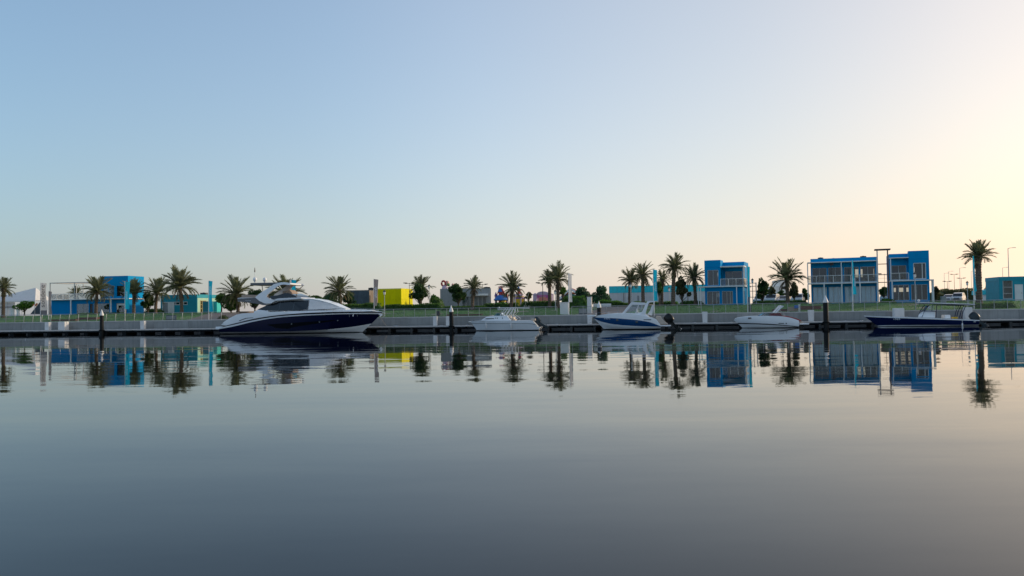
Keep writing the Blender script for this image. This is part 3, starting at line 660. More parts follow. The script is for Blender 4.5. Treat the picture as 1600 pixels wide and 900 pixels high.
# ---- left blue house: a two storey cube with a lower wing and pergola terrace
f = Front(80, 26, -10); x = f.x; z = f.z; A = thing('blue_house', 'blue two storey house with pergola terrace at the left of the picture', 'house', f.o, f.rot)
xl, xm, xr = x(80), x(157), x(200); zt = z(190, 431); zs = z(120, 467.5); dep = max(4.5, min(7.0, f.y(221, xr)))
b0, b1 = 0.0, 0.15
gw = [(x(120), x(138.5), 0.12, zs - .85), (x(146), x(171), 0.12, zs - .85), (x(182), x(198), 0.12, zs - .85)]
mb = MB().wall(xl, xr, 0, zs - .14, b0, b1, gw + [(x(140), x(145), 0.0, zs - .85)]).wall(xl, xr, 0, zs - .14, dep - .15, .15, [(x(150), x(165), .9, zs - .9)])
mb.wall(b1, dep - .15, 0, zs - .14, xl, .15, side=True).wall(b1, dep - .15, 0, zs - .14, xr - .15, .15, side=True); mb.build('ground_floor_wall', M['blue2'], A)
uw = [(x(160.5), x(179), zs + .35, z(170, 448)), (x(182), x(196), zs + .35, z(190, 446))]
mb = MB().wall(xm, xr + .01, zs + .02, zt, b0 - .01, .16, uw).wall(xm, xr + .01, zs + .02, zt, dep - .15, .16, [(x(162), x(176), zs + .5, zt - 1.3)])
mb.wall(b1, dep - .15, zs + .02, zt, xm, .15, side=True).wall(b1, dep - .15, zs + .02, zt, xr - .14, .15, side=True); mb.build('upper_wall', M['blue'], A)
MB().bx(xm + .15, xr - .15, .15, dep - .16, zt - .35, zt - .22).build('roof', M['steel'], A)
MB().bx(xl - .06, xr + .3, -.55, dep, zs - .137, zs + .017).build('terrace_slab', M['white'], A)
MB().bx(xl + .15, xr - .15, .16, dep - .16, -.02, .05).build('floor', M['inner'], A)
for w_ in gw: window(A, *w_, .06, bars=[(w_[0] + w_[1]) / 2], fm='steel')
for i, w_ in enumerate(uw): window(A, *w_, .04, bars=[(w_[0] + w_[1]) / 2] if i == 0 else [], frame=.07, fm='blue')
MB().bx(x(140) + .02, x(145) - .02, .08, .12, .02, zs - .9).build('door', M['dsteel'], A)
for w_ in gw[1:]: drape(A, w_[0] + .05, w_[1] - .05, .1, zs - .9, .5, 'dcurtain')
drape(A, gw[0][0], gw[0][0] + .9, .1, zs - .9, .5, 'dcurtain'); drape(A, uw[0][0], uw[0][1], zs + .3, uw[0][3], .45, 'curtain'); drape(A, uw[1][0], uw[1][1], zs + .3, uw[1][3], .45, 'dcurtain')
MB().bx(x(184), x(197), .0 - .03, -.004, zs - 1.25, zs - .95).build('name_sign', M['white'], A)
for px in (113.6, 176): col(A, x(px), -.45, 0, zs - .14, .09)
zp = z(100, 441.5)
pg = MB().bx(xl, xm - .01, -.4, -.28, zp - .12, zp).bx(xl, xm - .01, dep - .4, dep - .28, zp - .12, zp).bx(xl, xl + .1, -.28, dep - .4, zp - .12, zp)
pg.build('pergola_frame', M['steel'], A)
n = 22
for i in range(n): MB().bx(xl + .15 + (xm - xl - .3) * i / n, xl + .20 + (xm - xl - .3) * i / n, -.27, dep - .41, zp - .09, zp - .01).build('pergola_slat', M['steel'], A)
for px in (80.6, 118.5, 152): col(A, x(px), -.34, zs + .017, zp - .12, .055, 'steel', 'pergola_post')
for px in (92, 103, 130, 141): col(A, x(px) + .2, dep - .34, zs + .017, zp - .12, .05, 'steel', 'pergola_post')
balustrade(A, [(xl + .05, dep - .1), (xl + .05, -.48), (xm - .1, -.48)], zs + .02, .95, (3, 7))

# ---- white marquee tent
f = Front(-20, 34, -10); T = thing('marquee_tent', 'large white peaked marquee tent at the far left edge', 'tent', f.o, f.rot)
d = 4.4; pk = f.xz(56, 449.5, d / 2); ev = f.z(30, 469.5); x0, x1 = f.x(-26), f.x(55)
mb = MB(); n = 8
rid = [(x0, d / 2, f.z(-20, 471) + .6), (pk[0], d / 2, pk[1]), (x1, d / 2, ev)]
def sag(a, b_, t_): p = Vector(a).lerp(Vector(b_), t_); p.z -= 0.35 * math.sin(math.pi * t_) * abs(a[2] - b_[2]) / 2.2; return p
for y_, sgn in ((0, 1), (d, -1)):
    for (ra, rb, ea, eb) in ((rid[0], rid[1], (x0, y_, ev), (pk[0] - 3.2, y_, ev)), (rid[1], rid[1], (pk[0] - 3.2, y_, ev), (x1, y_, ev))):
        g = [[tuple(sag(tuple(Vector(ea).lerp(Vector(eb), i / 6)), tuple(Vector(ra).lerp(Vector(rb), i / 6)), j / n)) for j in range(n + 1)] for i in range(7)]
        mb.add([p for r in g for p in r], [(i * (n + 1) + j, (i + 1) * (n + 1) + j, (i + 1) * (n + 1) + j + 1, i * (n + 1) + j + 1) for i in range(6) for j in range(n)])
mb.add([(x1, 0, ev), (x1, d, ev), tuple(rid[1])], [(0, 1, 2)]); mb.build('roof_membrane', M['tent'], T, True, sharp=False)
MB().bx(x0, x1, -.02, .02, ev - .28, ev - .002).build('valance', M['tent'], T)
for i, px in enumerate((-10, 12, 34, 54)): MB().path([(f.x(px), .05, 0), (f.x(px), .05, ev - .03)], .05, 8).build('pole', M['steel'], T)
MB().bx(x0, f.x(18), .8, .84, 0, ev - .3).build('side_wall', M['tent'], T)
MB().bx(x0, f.x(25), -.25, -.1, f.z(10, 480.5), f.z(10, 479.2)).build('bar_counter', M['dsteel'], T)
MB().prism([f.xz(44, 491), f.xz(60, 471), f.xz(66, 471), f.xz(66, 491)], .5, .56).build('printed_screen', M['charcoal'], T)
for i, px in enumerate((46, 51)):
    MB().prism([f.xz(px, 478), f.xz(px + 3.2, 473.5), f.xz(px + 6, 474.5), f.xz(px + 2.5, 479)], .40, .44).build('orange_motif', M['p_org'], T)
for px, py, lab in ((19.5, 483, 'left of the two white tent bar tables'), (28.5, 482.5, 'right of the two white tent bar tables')):
    g = Front(px, 21, -10); o = thing('bar_table', lab, 'table', g.o, g.rot, 'white clothed bar tables by the tent'); hh = g.z(px, py)
    MB().lathe([(.33, 0), (.20, hh * .5), (.34, hh - .06), (.35, hh - .02), (.34, hh)], 16).build('table_cloth', M['canvas'], o, True)
    MB().lathe([(.37, hh + .002), (.37, hh + .03)], 16).build('table_top', M['white'], o)

# ---- teal kiosk, mint wing and turquoise boxes
f = Front(251, 27, -10); x = f.x; z = f.z; Kk = thing('teal_kiosk', 'flat roofed teal kiosk with white door and strip window behind the tall palm', 'kiosk', f.o, f.rot)
xr = x(308); zt = z(280, 460.5); dp_ = max(5, min(9, f.y(341, xr)))
dr = (x(254.5), x(262.5), .0, z(258, 473)); sw = (x(268.5), x(293), z(280, 476.5), z(280, 471.5))
MB().wall(0, xr, 0, zt - .62, 0, .14, [dr, sw]).bx(0, xr, dp_ - .14, dp_, 0, zt - .62).wall(.14, dp_ - .14, 0, zt - .62, 0, .14, side=True).build('wall', M['teal'], Kk)
MB().bx(-.03, xr + .03, -.03, dp_ + .03, zt - .60, zt).build('fascia', M['teal'], Kk)
MB().wall(.14, dp_ - .14, 0, zt - .62, xr - .14, .15, [(f.y(313, xr), f.y(322, xr), 0.1, zt - 1.05)], side=True).build('side_wall', M['mint'], Kk)
fr = MB(); ya, yb = f.y(313, xr), f.y(322, xr)
for q in range(4): yy = ya + (yb - ya) * q / 3; fr.bx(xr - .06, xr + .04, yy - .06, yy + .06, .1, zt - 1.05)
for q in range(4): zz = .1 + (zt - 1.2) * q / 3; fr.bx(xr - .055, xr + .035, ya, yb, zz - .05, zz + .05)
o = fr.build('window', M['ycurtain'], Kk); MB().bx(xr - .08, xr - .07, ya, yb, .1, zt - 1.05).build('pane', M['glass'], o)
o = MB().wall(dr[0] - .1, dr[1] + 1.2, 0, dr[3] + .12, -.05, .06, [dr, (dr[1] + .15, dr[1] + 1.0, .1, dr[3])]).build('door', M['white'], Kk)
MB().bx(dr[0] + .02, dr[1] - .02, .05, .10, 0, dr[3] - .02).build('door_leaf', M['greyp'], o); MB().bx(dr[1] + .15, dr[1] + 1.0, -.012, .005, .1, dr[3]).build('side_panel', M['pedestal'], o)
window(Kk, *sw, .05, bars=[sw[0] + (sw[1] - sw[0]) * q / 4 for q in (1, 2, 3)], frame=.09, fm='white')
MB().bx(.15, xr - .15, .15, dp_ - .15, -.02, .05).build('floor', M['inner'], Kk)
roofkit(Kk, xr * .82, 3, zt, 1.1, .8, .35)
for a, b_, tp, v, m, lab in ((316.5, 325.5, 471, 21, 'dteal', 'dark teal upright box beside the cyan flag pole'), (329, 339, 471, 25, 'turq', 'turquoise upright box behind the cyan flag')):
    g = Front(a, v, -10); o = thing('storage_box', lab, 'storage box', g.o, g.rot, 'upright storage boxes by the teal kiosk'); wd, hh = g.x(b_), g.z(a, tp)
    MB().cb(0, wd, 0, 1.6, .06, hh, .02).build('body', M[m], o)
    for q in range(3): MB().bx(wd * (q + .08) / 3, wd * (q + .92) / 3, -.02, -.002, .15, hh - .1).build('panel', M[m], o)
    MB().bx(-.03, wd + .03, -.03, 1.63, 0, .06).build('plinth', M['dsteel'], o)

# ---- charcoal box, yellow box
def clad_box(px0, px1, px2, v, top, front, side, name, lab, rot=-10, vents=0, rows=1, panel=1.0):
    f = Front(px0, v, rot); xr = f.x(px1); zt = f.z((px0 + px1) / 2, top); dp_ = max(4, min(14, f.y(px2, xr)))
    o = thing(name, lab, 'building', f.o, f.rot); MB().bx(.03, xr - .03, .03, dp_, 0, zt - .06).build('core', M[front], o)
    n = max(2, round(xr / panel)); st = xr / n; pf = [MB().bx(.012, st - .012, 0, .05, .012, zt / rows - .012).mesh('panel', M[front])]
    for i in range(n):
        for j in range(rows): link('panel', pf[0], o, (i * st, random.uniform(-.006, .004) - .02, j * zt / rows))
    n2 = max(2, round(dp_ / panel)); s2 = dp_ / n2; ps = MB().bx(-.05, 0, .012, s2 - .012, .012, zt / rows - .012).mesh('panel', M[side])
    for i in range(n2):
        for j in range(rows): link('panel', ps, o, (xr + .02 + random.uniform(-.004, .006), i * s2, j * zt / rows))
    MB().wall(-.03, xr + .03, zt, zt + .08, -.03, .12).wall(.09, dp_, zt, zt + .08, xr - .09, .12, side=True).build('parapet', M[front], o)
    for i in range(vents): roofkit(o, xr * (.78 + .1 * i), 2 + i, zt, 1.0, .8, .55)
    return o, f, xr, zt
o, f, xr, zt = clad_box(543, 577, 604, 44, 454, 'charcoal', 'brown', 'charcoal_building', 'charcoal flat box building with brown side left of the yellow one', rot=-12, vents=1, panel=1.1)
MB().bx(f.x(556), f.x(570), -.12, -.05, .3, 1.2).build('low_vent', M['black'], o)
clad_box(590.5, 627, 645, 40, 451.5, 'yellow', 'yellow', 'yellow_building', 'bright yellow flat box building without windows', rot=-12, rows=2, panel=1.15)

# ---- grey flat roofed building
f = Front(688, 34, 3); x = f.x; z = f.z; G = thing('grey_building', 'grey flat roofed building with white canopy behind the round tree', 'building', f.o, f.rot)
xr = x(767.5); zt = z(730, 450.8); sg = (x(722), x(760), .1, z(740, 463))
MB().wall(0, xr, 0, zt, 0, .2, [sg]).bx(0, xr, 8.8, 9, 0, zt).wall(.2, 8.8, 0, zt, 0, .2, side=True).wall(.2, 8.8, 0, zt, xr - .2, .2, side=True).build('wall', M['greyp'], G)
MB().bx(.2, xr - .2, .2, 8.8, zt - .4, zt - .25).build('roof', M['greyp'], G); MB().bx(.2, xr - .2, .2, 8.8, -.02, .05).build('floor', M['inner'], G)
n = 22; pm2 = MB().bx(.02, xr / n - .02, -.03, -.003, .05, zt - .02).mesh('cladding_board', M['greyp'])
for i in range(n):
    if not (sg[0] - .4 < i * xr / n < sg[1]): link('cladding_board', pm2, G, (i * xr / n, 0, 0))
window(G, *sg, .1, bars=[sg[0] + (sg[1] - sg[0]) * q / 6 for q in range(1, 6)], fm='steel'); drape(G, sg[0], sg[1], .1, sg[3], .7, 'curtain')
MB().bx(x(739), x(763), -1.3, -.035, z(750, 462), z(750, 459)).build('canopy', M['white'], G)
roofkit(G, xr * .86, 3, zt, 1.2, 1, .3)
# funfair figures on its roof: a red ring arch and two small finials
def figure(px, v, name, lab, zb): 
    p = W(px, hy(px), v); return thing(name, lab, 'roof decoration', (p.x, p.y, zb), -QA, 'colourful decorations on the grey building roof')
zr = G.location.z + zt - .25
o = figure(695, 36, 'ring_decoration', 'pink and red ring shaped decoration on the grey building roof', zr)
MB().lathe([(.52, 0), (.50, .45), (.36, .75), (.30, .9)], 14).build('pedestal', M['p_lil'], o, True)
MB().path([(-.18 + 0.34 * math.cos(6.2832 * i / 18), 0, 1.25 + .44 * math.sin(6.2832 * i / 18)) for i in range(19)], .17, 8).build('ring', M['p_red'], o, True)
MB().ell((.38, .3, 1.25), .42, .42, .5).build('ball', M['p_salm'], o, True)
for px, ma, mc, hh, lab in ((701.5, 'p_pink', 'p_green', 1.0, 'small pink and green ball finial on the grey building roof'), (708, 'p_red', 'p_salm', .95, 'small red ball finial on the grey building roof')):
    o = figure(px, 36, 'ball_finial', lab, zr); MB().lathe([(.18, 0), (.10, .2), (.25, hh * .55), (.1, hh * .62)], 10).build('stem', M[ma], o, True); MB().ell((0, 0, hh), .24, .24, .28).build('ball', M[mc], o, True)

# ---- funfair
def at(px, v, name, lab, cat, group='funfair rides', rot=-10): g = Front(px, v, rot); return thing(name, lab, cat, g.o, g.rot, group), g
o, g = at(783, 50, 'castle_ride', 'colourful blue and red castle shaped funfair ride with cone towers', 'funfair ride'); s = 1 / ppm(783, 50)
zz = lambda py: g.z(783, py)
MB().lathe([(11 * s, 0), (11 * s, zz(474)), (8 * s, zz(472.5))], 18).build('platform', M['p_green'], o, True)
MB().lathe([(10 * s, zz(470)), (12 * s, zz(468.5)), (7 * s, zz(463)), (5 * s, zz(461))], 18).build('canopy', M['p_blue'], o, True)
MB().lathe([(4 * s, zz(472)), (4 * s, zz(470))], 12, (5 * s, -5 * s, 0)).build('car', M['p_yel'], o)
for i, (dx, tp, ma, mc) in enumerate(((-1, 449, 'p_red', 'p_blue'), (-8, 456, 'p_lil', 'p_pur'), (9, 456, 'p_pur', 'p_red'), (3, 453, 'p_salm', 'p_red'))):
    r = (3 if i == 0 else 2) * s; zc = zz(tp + 7)
    t_ = MB().lathe([(r, 0.3), (r * .9, zc)], 12, (dx * s, 0, 0)).build('tower', M[ma], o, True)
    MB().lathe([(r * 1.35, zc), (r * 1.0, zc + 2.5 * s), (.03, zz(tp))], 12, (dx * s, 0, 0)).build('cone_roof', M[mc], t_, True)
MB().lathe([(3.3 * s, zz(449.2)), (3.6 * s, zz(448)), (1.4 * s, zz(447.6))], 12, (-1 * s, 0, 0)).build('crown_disc', M['p_pink'], o, True)
for sx in (-1, 1): MB().path([(sx * 1.5 * s, 0, zz(450)), (sx * 4 * s, 0, zz(456)), (sx * 7 * s, 0, zz(462))], .16, 8).build('red_arm', M['p_red'], o, True)
o, g = at(811, 48, 'carousel_ride', 'yellow and white round funfair ride with blue and red top spire', 'funfair ride'); s = 1 / ppm(811, 48); zz = lambda py: g.z(811, py)
MB().lathe([(8.6 * s, 0), (8.6 * s, zz(463.5)), (8 * s, zz(463))], 20).build('drum', M['p_yel'], o, True)
MB().lathe([(6 * s, zz(468)), (8.75 * s, zz(467)), (8.75 * s, zz(464.4)), (6 * s, zz(464))], 20).build('purple_band', M['p_pur'], o)
MB().lathe([(9 * s, zz(463)), (8.6 * s, zz(461)), (5 * s, zz(459.2)), (4.5 * s, zz(459))], 20).build('canopy', M['p_lil'], o, True)
MB().lathe([(4.6 * s, zz(459)), (4.6 * s, zz(458.2)), (2.2 * s, zz(457.6)), (2.2 * s, zz(454.4)), (4.2 * s, zz(453.6)), (4.2 * s, zz(452.8)), (2 * s, zz(452.5))], 14).build('spire', M['p_red'], o, True)
MB().lathe([(2.3 * s, zz(452.4)), (1.5 * s, zz(448.5)), (.5 * s, zz(448))], 14).build('spire_top', M['p_blue'], o, True)
for i in range(6): a = i * 1.047; MB().bx(-.12, .12, -.1, .1, .2, zz(466)).build('pillar', M['p_lil'], o).location = (8.7 * s * math.cos(a), 8.7 * s * math.sin(a), 0)
o, g = at(835, 46, 'pink_pavilion', 'pink and lilac funfair pavilion with arched pediment', 'pavilion'); wd = g.x(862); zz = lambda py: g.z(848, py)
MB().wall(0, wd, 0, zz(458.5), 0, .3, [(wd * .2, wd * .78, 0, zz(464))]).bx(0, wd, 3, 3.2, 0, zz(459)).build('wall', M['p_lil'], o)
arc = [(wd * .5 + wd * .36 * math.cos(a), zz(459.5) + (zz(455.2) - zz(459.5)) * math.sin(a)) for a in [math.pi * i / 12 for i in range(13)]]
MB().prism(arc, -.05, .25).build('pediment', M['p_lil'], o)
MB().wall(wd * .12, wd * .86, zz(465.5), zz(461.3), -.12, .1, [(wd * .3, wd * .68, zz(465.5), zz(463))]).build('pink_trim', M['p_pink'], o)
for q in (.06, .94): MB().lathe([(.45, 0), (.4, zz(461)), (.5, zz(460)), (.03, zz(457.5))], 10, (wd * q, -.1, 0)).build('corner_tower', M['p_lil'], o, True)
for q in (.16, .84): MB().bx(wd * q - .15, wd * q + .15, -.16, -.05, 0, zz(463)).build('pillar', M['p_pink'], o)
MB().bx(wd * .2, wd * .78, 1.2, 1.3, 0, zz(464)).build('backdrop', M['p_salm'], o)
o, g = at(873, 42, 'play_house', 'play house with white striped pitched roof and orange green gable', 'play house')
ap = g.xz(891, 449.5); l_ = g.xz(873, 466); r_ = g.xz(920, 466)
MB().prism([(l_[0] + .5, 0), (r_[0] - 1.2, 0), (r_[0] - 1.2, r_[1] - .2), (ap[0], ap[1] - .9), (l_[0] + .5, l_[1] - .2)], .3, 4).build('gable_wall', M['p_teal'], o)
hh = ap[1] - l_[1]
MB().prism([(ap[0] - 2.3, ap[1] - hh * .62), (ap[0] + 2.6, ap[1] - hh * .62), (ap[0], ap[1] - .75)], .16, .29).build('gable_top', M['p_org'], o)
for a, b_ in ((l_, ap), (ap, r_)):
    MB().prism([(a[0], a[1] - .45), (b_[0], b_[1] - .45), b_, a], -.5, 4.5).build('roof', M['canvas'], o)
for q in range(3): MB().prism([(ap[0] + (r_[0] - ap[0]) * t_, ap[1] + (r_[1] - ap[1]) * t_ + .02 + d_) for t_, d_ in ((.08, 0), (.92, 0), (.92, .05), (.08, .05))], -.2 + q * 1.6, .1 + q * 1.6).build('roof_stripe', M['p_red'], o)
MB().ell((g.x(906), 1.0, g.z(906, 452)), .5, .5, .5).build('red_ball', M['p_red'], o, True); MB().lathe([(.35, 0), (.35, .9)], 10, (g.x(906), 1.0, g.z(906, 459))).build('chimney', M['p_lil'], o)

# ---- teal banded warehouse
f = Front(952, 60, -8); Wh = thing('warehouse', 'long pale warehouse with teal band along its top behind the palms', 'warehouse', f.o, f.rot); xr = f.x(1122); zt = f.z(1030, 445.8); zb = f.z(1030, 456.5)
n = 26; st = xr / n; pa = MB().bx(.03, st - .03, 0, .08, 0, zb).mesh('wall_panel', M['ware']); pb_ = MB().bx(.015, st - .015, -.06, .05, zb, zt).mesh('band_panel', M['band'])
for i in range(n): link('wall_panel', pa, Wh, (i * st, 0, 0)); link('band_panel', pb_, Wh, (i * st, 0, 0))
MB().bx(.02, xr - .02, .06, 18, 0, zt - .05).build('core', M['ware'], Wh)
for px in (975, 1075): MB().path([(f.x(px), -.1, 0), (f.x(px), -.1, zb)], .06, 6).build('downpipe', M['brown'], Wh)
MB().bx(f.x(996), f.x(999), -.05, .02, 0, 2.2).build('door', M['greyp'], Wh)

# ---- blue tower house
f = Front(1102, 20, -24); x = f.x; z = f.z; I = thing('blue_tower_house', 'tall blue two storey house with recessed balcony right of the palm row', 'house', f.o, f.rot)
xm, xr = x(1127), x(1160.5); zt = z(1115, 406.5); zs = z(1130, 447); dp_ = 7.0; rc = 2.4
zc = z(1145, 416.5, rc * .3)
gw = [(x(1105), x(1124.5), .15, zs - .75), (x(1128.5), x(1145.5), .15, zs - .75)]
mb = MB().wall(0, xr, 0, zs - .14, 0, .15, gw).wall(0, xr, 0, zs - .14, dp_ - .15, .15, [(x(1106), x(1109), zs - 1.5, zs - .9), (x(1111), x(1114), zs - 1.5, zs - .9), (x(1128), x(1140), zs - 1.5, zs - 1.0)])
sw = [(.7, 1.5, .1, zs - .75), (2.1, 2.9, .1, zs - .75)]
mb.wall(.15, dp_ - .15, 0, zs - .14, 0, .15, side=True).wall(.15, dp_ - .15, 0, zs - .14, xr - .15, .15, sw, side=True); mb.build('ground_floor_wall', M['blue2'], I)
uw = (x(1106.5), x(1123.5), zs + .12, z(1115, 422))
mb = MB().wall(0, xm, zs + .02, zt, -.01, .16, [uw]).wall(0, xr, zs + .02, zt - .45, dp_ - .15, .16, [(x(1108), x(1110.5), zs + 1.7, zs + 2.3), (x(1113), x(1115.5), zs + 1.7, zs + 2.3)])
mb.wall(.15, dp_ - .15, zs + .02, zt, 0, .15, side=True).wall(.15, rc, zs + .02, zt, xm - .15, .15, [(.5, 1.7, zs + .1, zs + 2.3)], side=True)
mb.wall(xm - .15, xr, zs + .02, zt - .25, rc, .15, [(xm + .3, xr - .3, zs + .1, zs + 2.2)]).wall(rc + .15, dp_ - .15, zs + .02, zt - .25, xr - .15, .15, side=True); mb.build('upper_wall', M['blue'], I)
MB().bx(.0, xm, -.03, -.012, zt - 1.05, zt - 1.0).build('panel_joint', M['blue2'], I)
MB().bx(.15, xr - .15, rc + .15, dp_ - .15, zt - .6, zt - .5).build('roof', M['steel'], I)
MB().bx(-1.0, xr + .35, -.5, dp_, zs - .137, zs + .017).build('floor_slab', M['white'], I); MB().bx(.15, xr - .15, .15, dp_ - .15, -.02, .05).build('floor', M['inner'], I)
MB().bx(xm + .01, xr + .3, -.3, rc + .0, zc - .1, zc + .06).build('balcony_canopy', M['white'], I)
for w_ in gw: window(I, *w_, .06, bars=[w_[0] + (w_[1] - w_[0]) * q for q in (.45, .78)])
window(I, *uw, .04, bars=[uw[0] + (uw[1] - uw[0]) * .52]); window(I, xm + .3, xr - .3, zs + .1, zs + 2.2, rc + .05, bars=[xm + 1.3])
for y0, y1, z0, z1 in sw: drape(I, y0, y1, z0, z1, 0, 'ycurtain').matrix_local = Matrix.Translation((xr - .25, 0, 0)) @ Matrix.Rotation(math.pi / 2, 4, 'Z')
drape(I, gw[0][0] + .4, gw[0][0] + 1.3, .1, gw[0][3], .6, 'dcurtain'); drape(I, gw[1][0] + .9, gw[1][1], .1, gw[1][3], .6, 'dcurtain'); drape(I, uw[0] + .3, uw[1] - .2, uw[2], uw[3] - .1, .5, 'dcurtain')
drape(I, .5, 1.7, zs + .1, zs + 2.3, 0, 'ycurtain').matrix_local = Matrix.Translation((xm - .22, 0, 0)) @ Matrix.Rotation(math.pi / 2, 4, 'Z')
for xx in (-.9, -.55, xr - .75, xr + .25): col(I, xx, -.4, 0, zs - .14, .06)
for yy in (-.25, .9): col(I, xr + .22, yy, zs + .017, zc - .1, .05)
balustrade(I, [(xm + .05, -.42), (xr + .28, -.42), (xr + .28, rc - .1)], zs + .02, 1.0, (3, 2))
MB().path([(xr + .1, 4.8, .1), (xr + .9, 3.2, 0)], .06, 6).build('brace', M['steel'], I)

# ---- right blue house: long balcony block, steel link, taller block
f = Front(1264, 18, -22); x = f.x; z = f.z; J = thing('blue_balcony_house', 'long blue two storey house with full width balcony and steel link at right', 'house', f.o, f.rot)
bd = 1.5; xa, xb_ = x(1268, off=bd), x(1371.5, off=bd); zs = z(1316, 441.5); zt = z(1316, 403, bd); zc = z(1316, 409.5, 0); dp_ = bd + 6.0
n = 4; bay = [(xa + .12 + (xb_ - xa - .24) * i / n, xa + .12 + (xb_ - xa - .24) * (i + 1) / n) for i in range(n)]
gw = [(a + .12, b_ - .12, .08, zs - .55) for a, b_ in bay]; up_ = [(a + .1, b_ - .1, zs + .1, zs + 2.2) for a, b_ in bay]
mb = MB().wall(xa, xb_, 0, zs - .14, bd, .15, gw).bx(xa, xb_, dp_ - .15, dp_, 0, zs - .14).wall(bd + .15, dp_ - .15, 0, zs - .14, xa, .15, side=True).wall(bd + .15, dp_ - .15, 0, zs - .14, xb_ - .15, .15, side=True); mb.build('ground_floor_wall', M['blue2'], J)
mb = MB().wall(xa, xb_, zs + .02, zt, bd, .15, up_).wall(xa, xb_, zs + .02, zt, dp_ - .15, .15, [(xa + 6, xa + 7.2, zs + .9, zs + 2.1), (xa + 8, xa + 9, zs + .9, zs + 2.1)]).wall(bd + .15, dp_ - .15, zs + .02, zt, xa, .15, side=True).wall(bd + .15, dp_ - .15, zs + .02, zt, xb_ - .15, .15, side=True); mb.build('upper_wall', M['blue'], J)
MB().bx(xa + .15, xb_ - .15, bd + .15, dp_ - .15, zt - .4, zt - .3).build('roof', M['steel'], J); MB().bx(xa, xb_, bd + .15, dp_ - .15, -.02, .05).build('floor', M['inner'], J)
MB().bx(-.08, xb_ + .02, -.06, bd - .003, zs - .14, zs + .015).bx(xa + .15, xb_ - .15, bd + .151, dp_ - .16, zs - .13, zs + .01).build('balcony_slab', M['white'], J)
MB().bx(-.08, xb_ + .02, -.06, bd - .003, zc, zc + .12).build('balcony_canopy', M['white'], J)
for i, w_ in enumerate(gw):
    window(J, *w_, bd + .06, bars=[w_[0] + (w_[1] - w_[0]) * q for q in (.33, .66)], frame=.05, gm='clear'); drape(J, w_[0], w_[1], .08, w_[3], bd + .20, 'curtain', .04, .42)
for i, w_ in enumerate(up_):
    window(J, *w_, bd + .06, bars=[w_[0] + (w_[1] - w_[0]) * q for q in (.5,)], frame=.05, fm='steel')
    if i in (1, 3): drape(J, w_[0] + .3, w_[1] - .2, w_[2], w_[3], bd + .5, 'dcurtain')
cols = [x(q) for q in (1263.2, 1288.5, 1316, 1344.5, 1371.8)]
for q in cols: col(J, q, .02, -.3, zs - .14, .075)
for q in (cols[0], cols[2], cols[4]): col(J, q, .02, zs + .015, zc, .06)
for yy in (.5, 1.0): col(J, cols[0], yy, zs + .015, zc, .04)
balustrade(J, [(cols[0], bd - .05), (cols[0], .0), (cols[4], .0)], zs + .015, 1.0, (1, 8))
MB().path([(x(1300), .6, zc), (x(1300), .6, zs + .02)], .05, 6).build('downpipe', M['dsteel'], J)
MB().bx(x(1298), x(1304), .5, .9, zc - .35, zc - .02).build('heater', M['dsteel'], J)
for a, b_ in ((1279, 1288), (1300, 1308.5), (1347, 1357)): roofkit(J, x(a, off=bd), bd + 3, zt - .3, x(b_) - x(a), .9, .62 if a != 1300 else .45)
# steel link
la, lb = xb_ + .12, x(1390, off=bd) - .05; zl = z(1380, 390.5, bd)
for q, m_ in ((la, 'steel'), (lb, 'brown')):
    for yy in (bd + .1, bd + 1.2): MB().bx(q - .05, q + .05, yy, yy + .1, 0, zl).build('link_post', M[m_], J)
MB().bx(la - .35, lb + .35, bd - .1, bd + 1.5, zl, zl + .16).build('link_roof', M['dsteel'], J)
for zz_ in (z(1380, 413, bd), zs - .12): MB().bx(la + .06, lb - .06, bd + .1, bd + .2, zz_, zz_ + .1).build('link_beam', M['dsteel'], J)
MB().bx(la, lb, bd + .22, bd + 1.2, zs - .1, zs - .04).build('link_deck', M['dsteel'], J)
MB().path([(la, bd + .15, zs + .95), (lb, bd + .15, zs + .95)], .02, 5).path([(la, bd + .15, zs + .5), (lb, bd + .15, zs + .5)], .012, 5).build('link_rail', M['dsteel'], J)
# taller block
xc, xd, xe = x(1391, off=bd), x(1421, off=bd * .4), x(1453.5, off=0); zt2 = z(1405, 396.5, bd); zt3 = z(1440, 391.5); zs2 = z(1420, 437.5)
gw2 = [(xc + .35, x(1421.5), .3, zs2 - .62), (x(1424.5), xe - .25, .3, zs2 - .62)]
mb = MB().wall(xc, xe, 0, zs2 - .14, .35, .15, gw2).wall(xc, xe, 0, zs2 - .14, dp_ - .15, .15, [(xc + .6 + i * .95, xc + 1.15 + i * .95, zs2 - 1.5, zs2 - .9) for i in range(4)]).wall(.5, dp_ - .15, 0, zs2 - .14, xc, .15, side=True).wall(.5, dp_ - .15, 0, zs2 - .14, xe - .15, .15, side=True); mb.build('ground_floor_wall', M['blue2'], J)
uw2 = (x(1428.5), x(1448.5), zs2 + .1, z(1440, 410.5))
mb = MB().wall(xd, xe, zs2 + .02, zt3, -.02, .16, [uw2]).wall(.14, bd, zs2 + .02, zt3, xd, .15, side=True).wall(.14, dp_ - .15, zs2 + .02, zt3, xe - .15, .15, side=True)
mb.wall(xc, xd, zs2 + .02, zt2, bd, .15, [(xc + .25, xd - .2, zs2 + .1, zs2 + 2.1)]).wall(xc, xe, zs2 + .02, zt2, dp_ - .15, .16, [(xd + .8, xe - .8, zs2 + .9, zs2 + 2)]).wall(bd + .15, dp_ - .15, zs2 + .02, zt2, xc, .15, side=True); mb.build('upper_wall', M['blue'], J)
MB().bx(xc + .15, xe - .15, bd + .16, dp_ - .15, zt2 - .4, zt2 - .3).build('roof', M['steel'], J); MB().bx(xc, xe, .5, dp_ - .15, -.02, .05).build('floor', M['inner'], J)
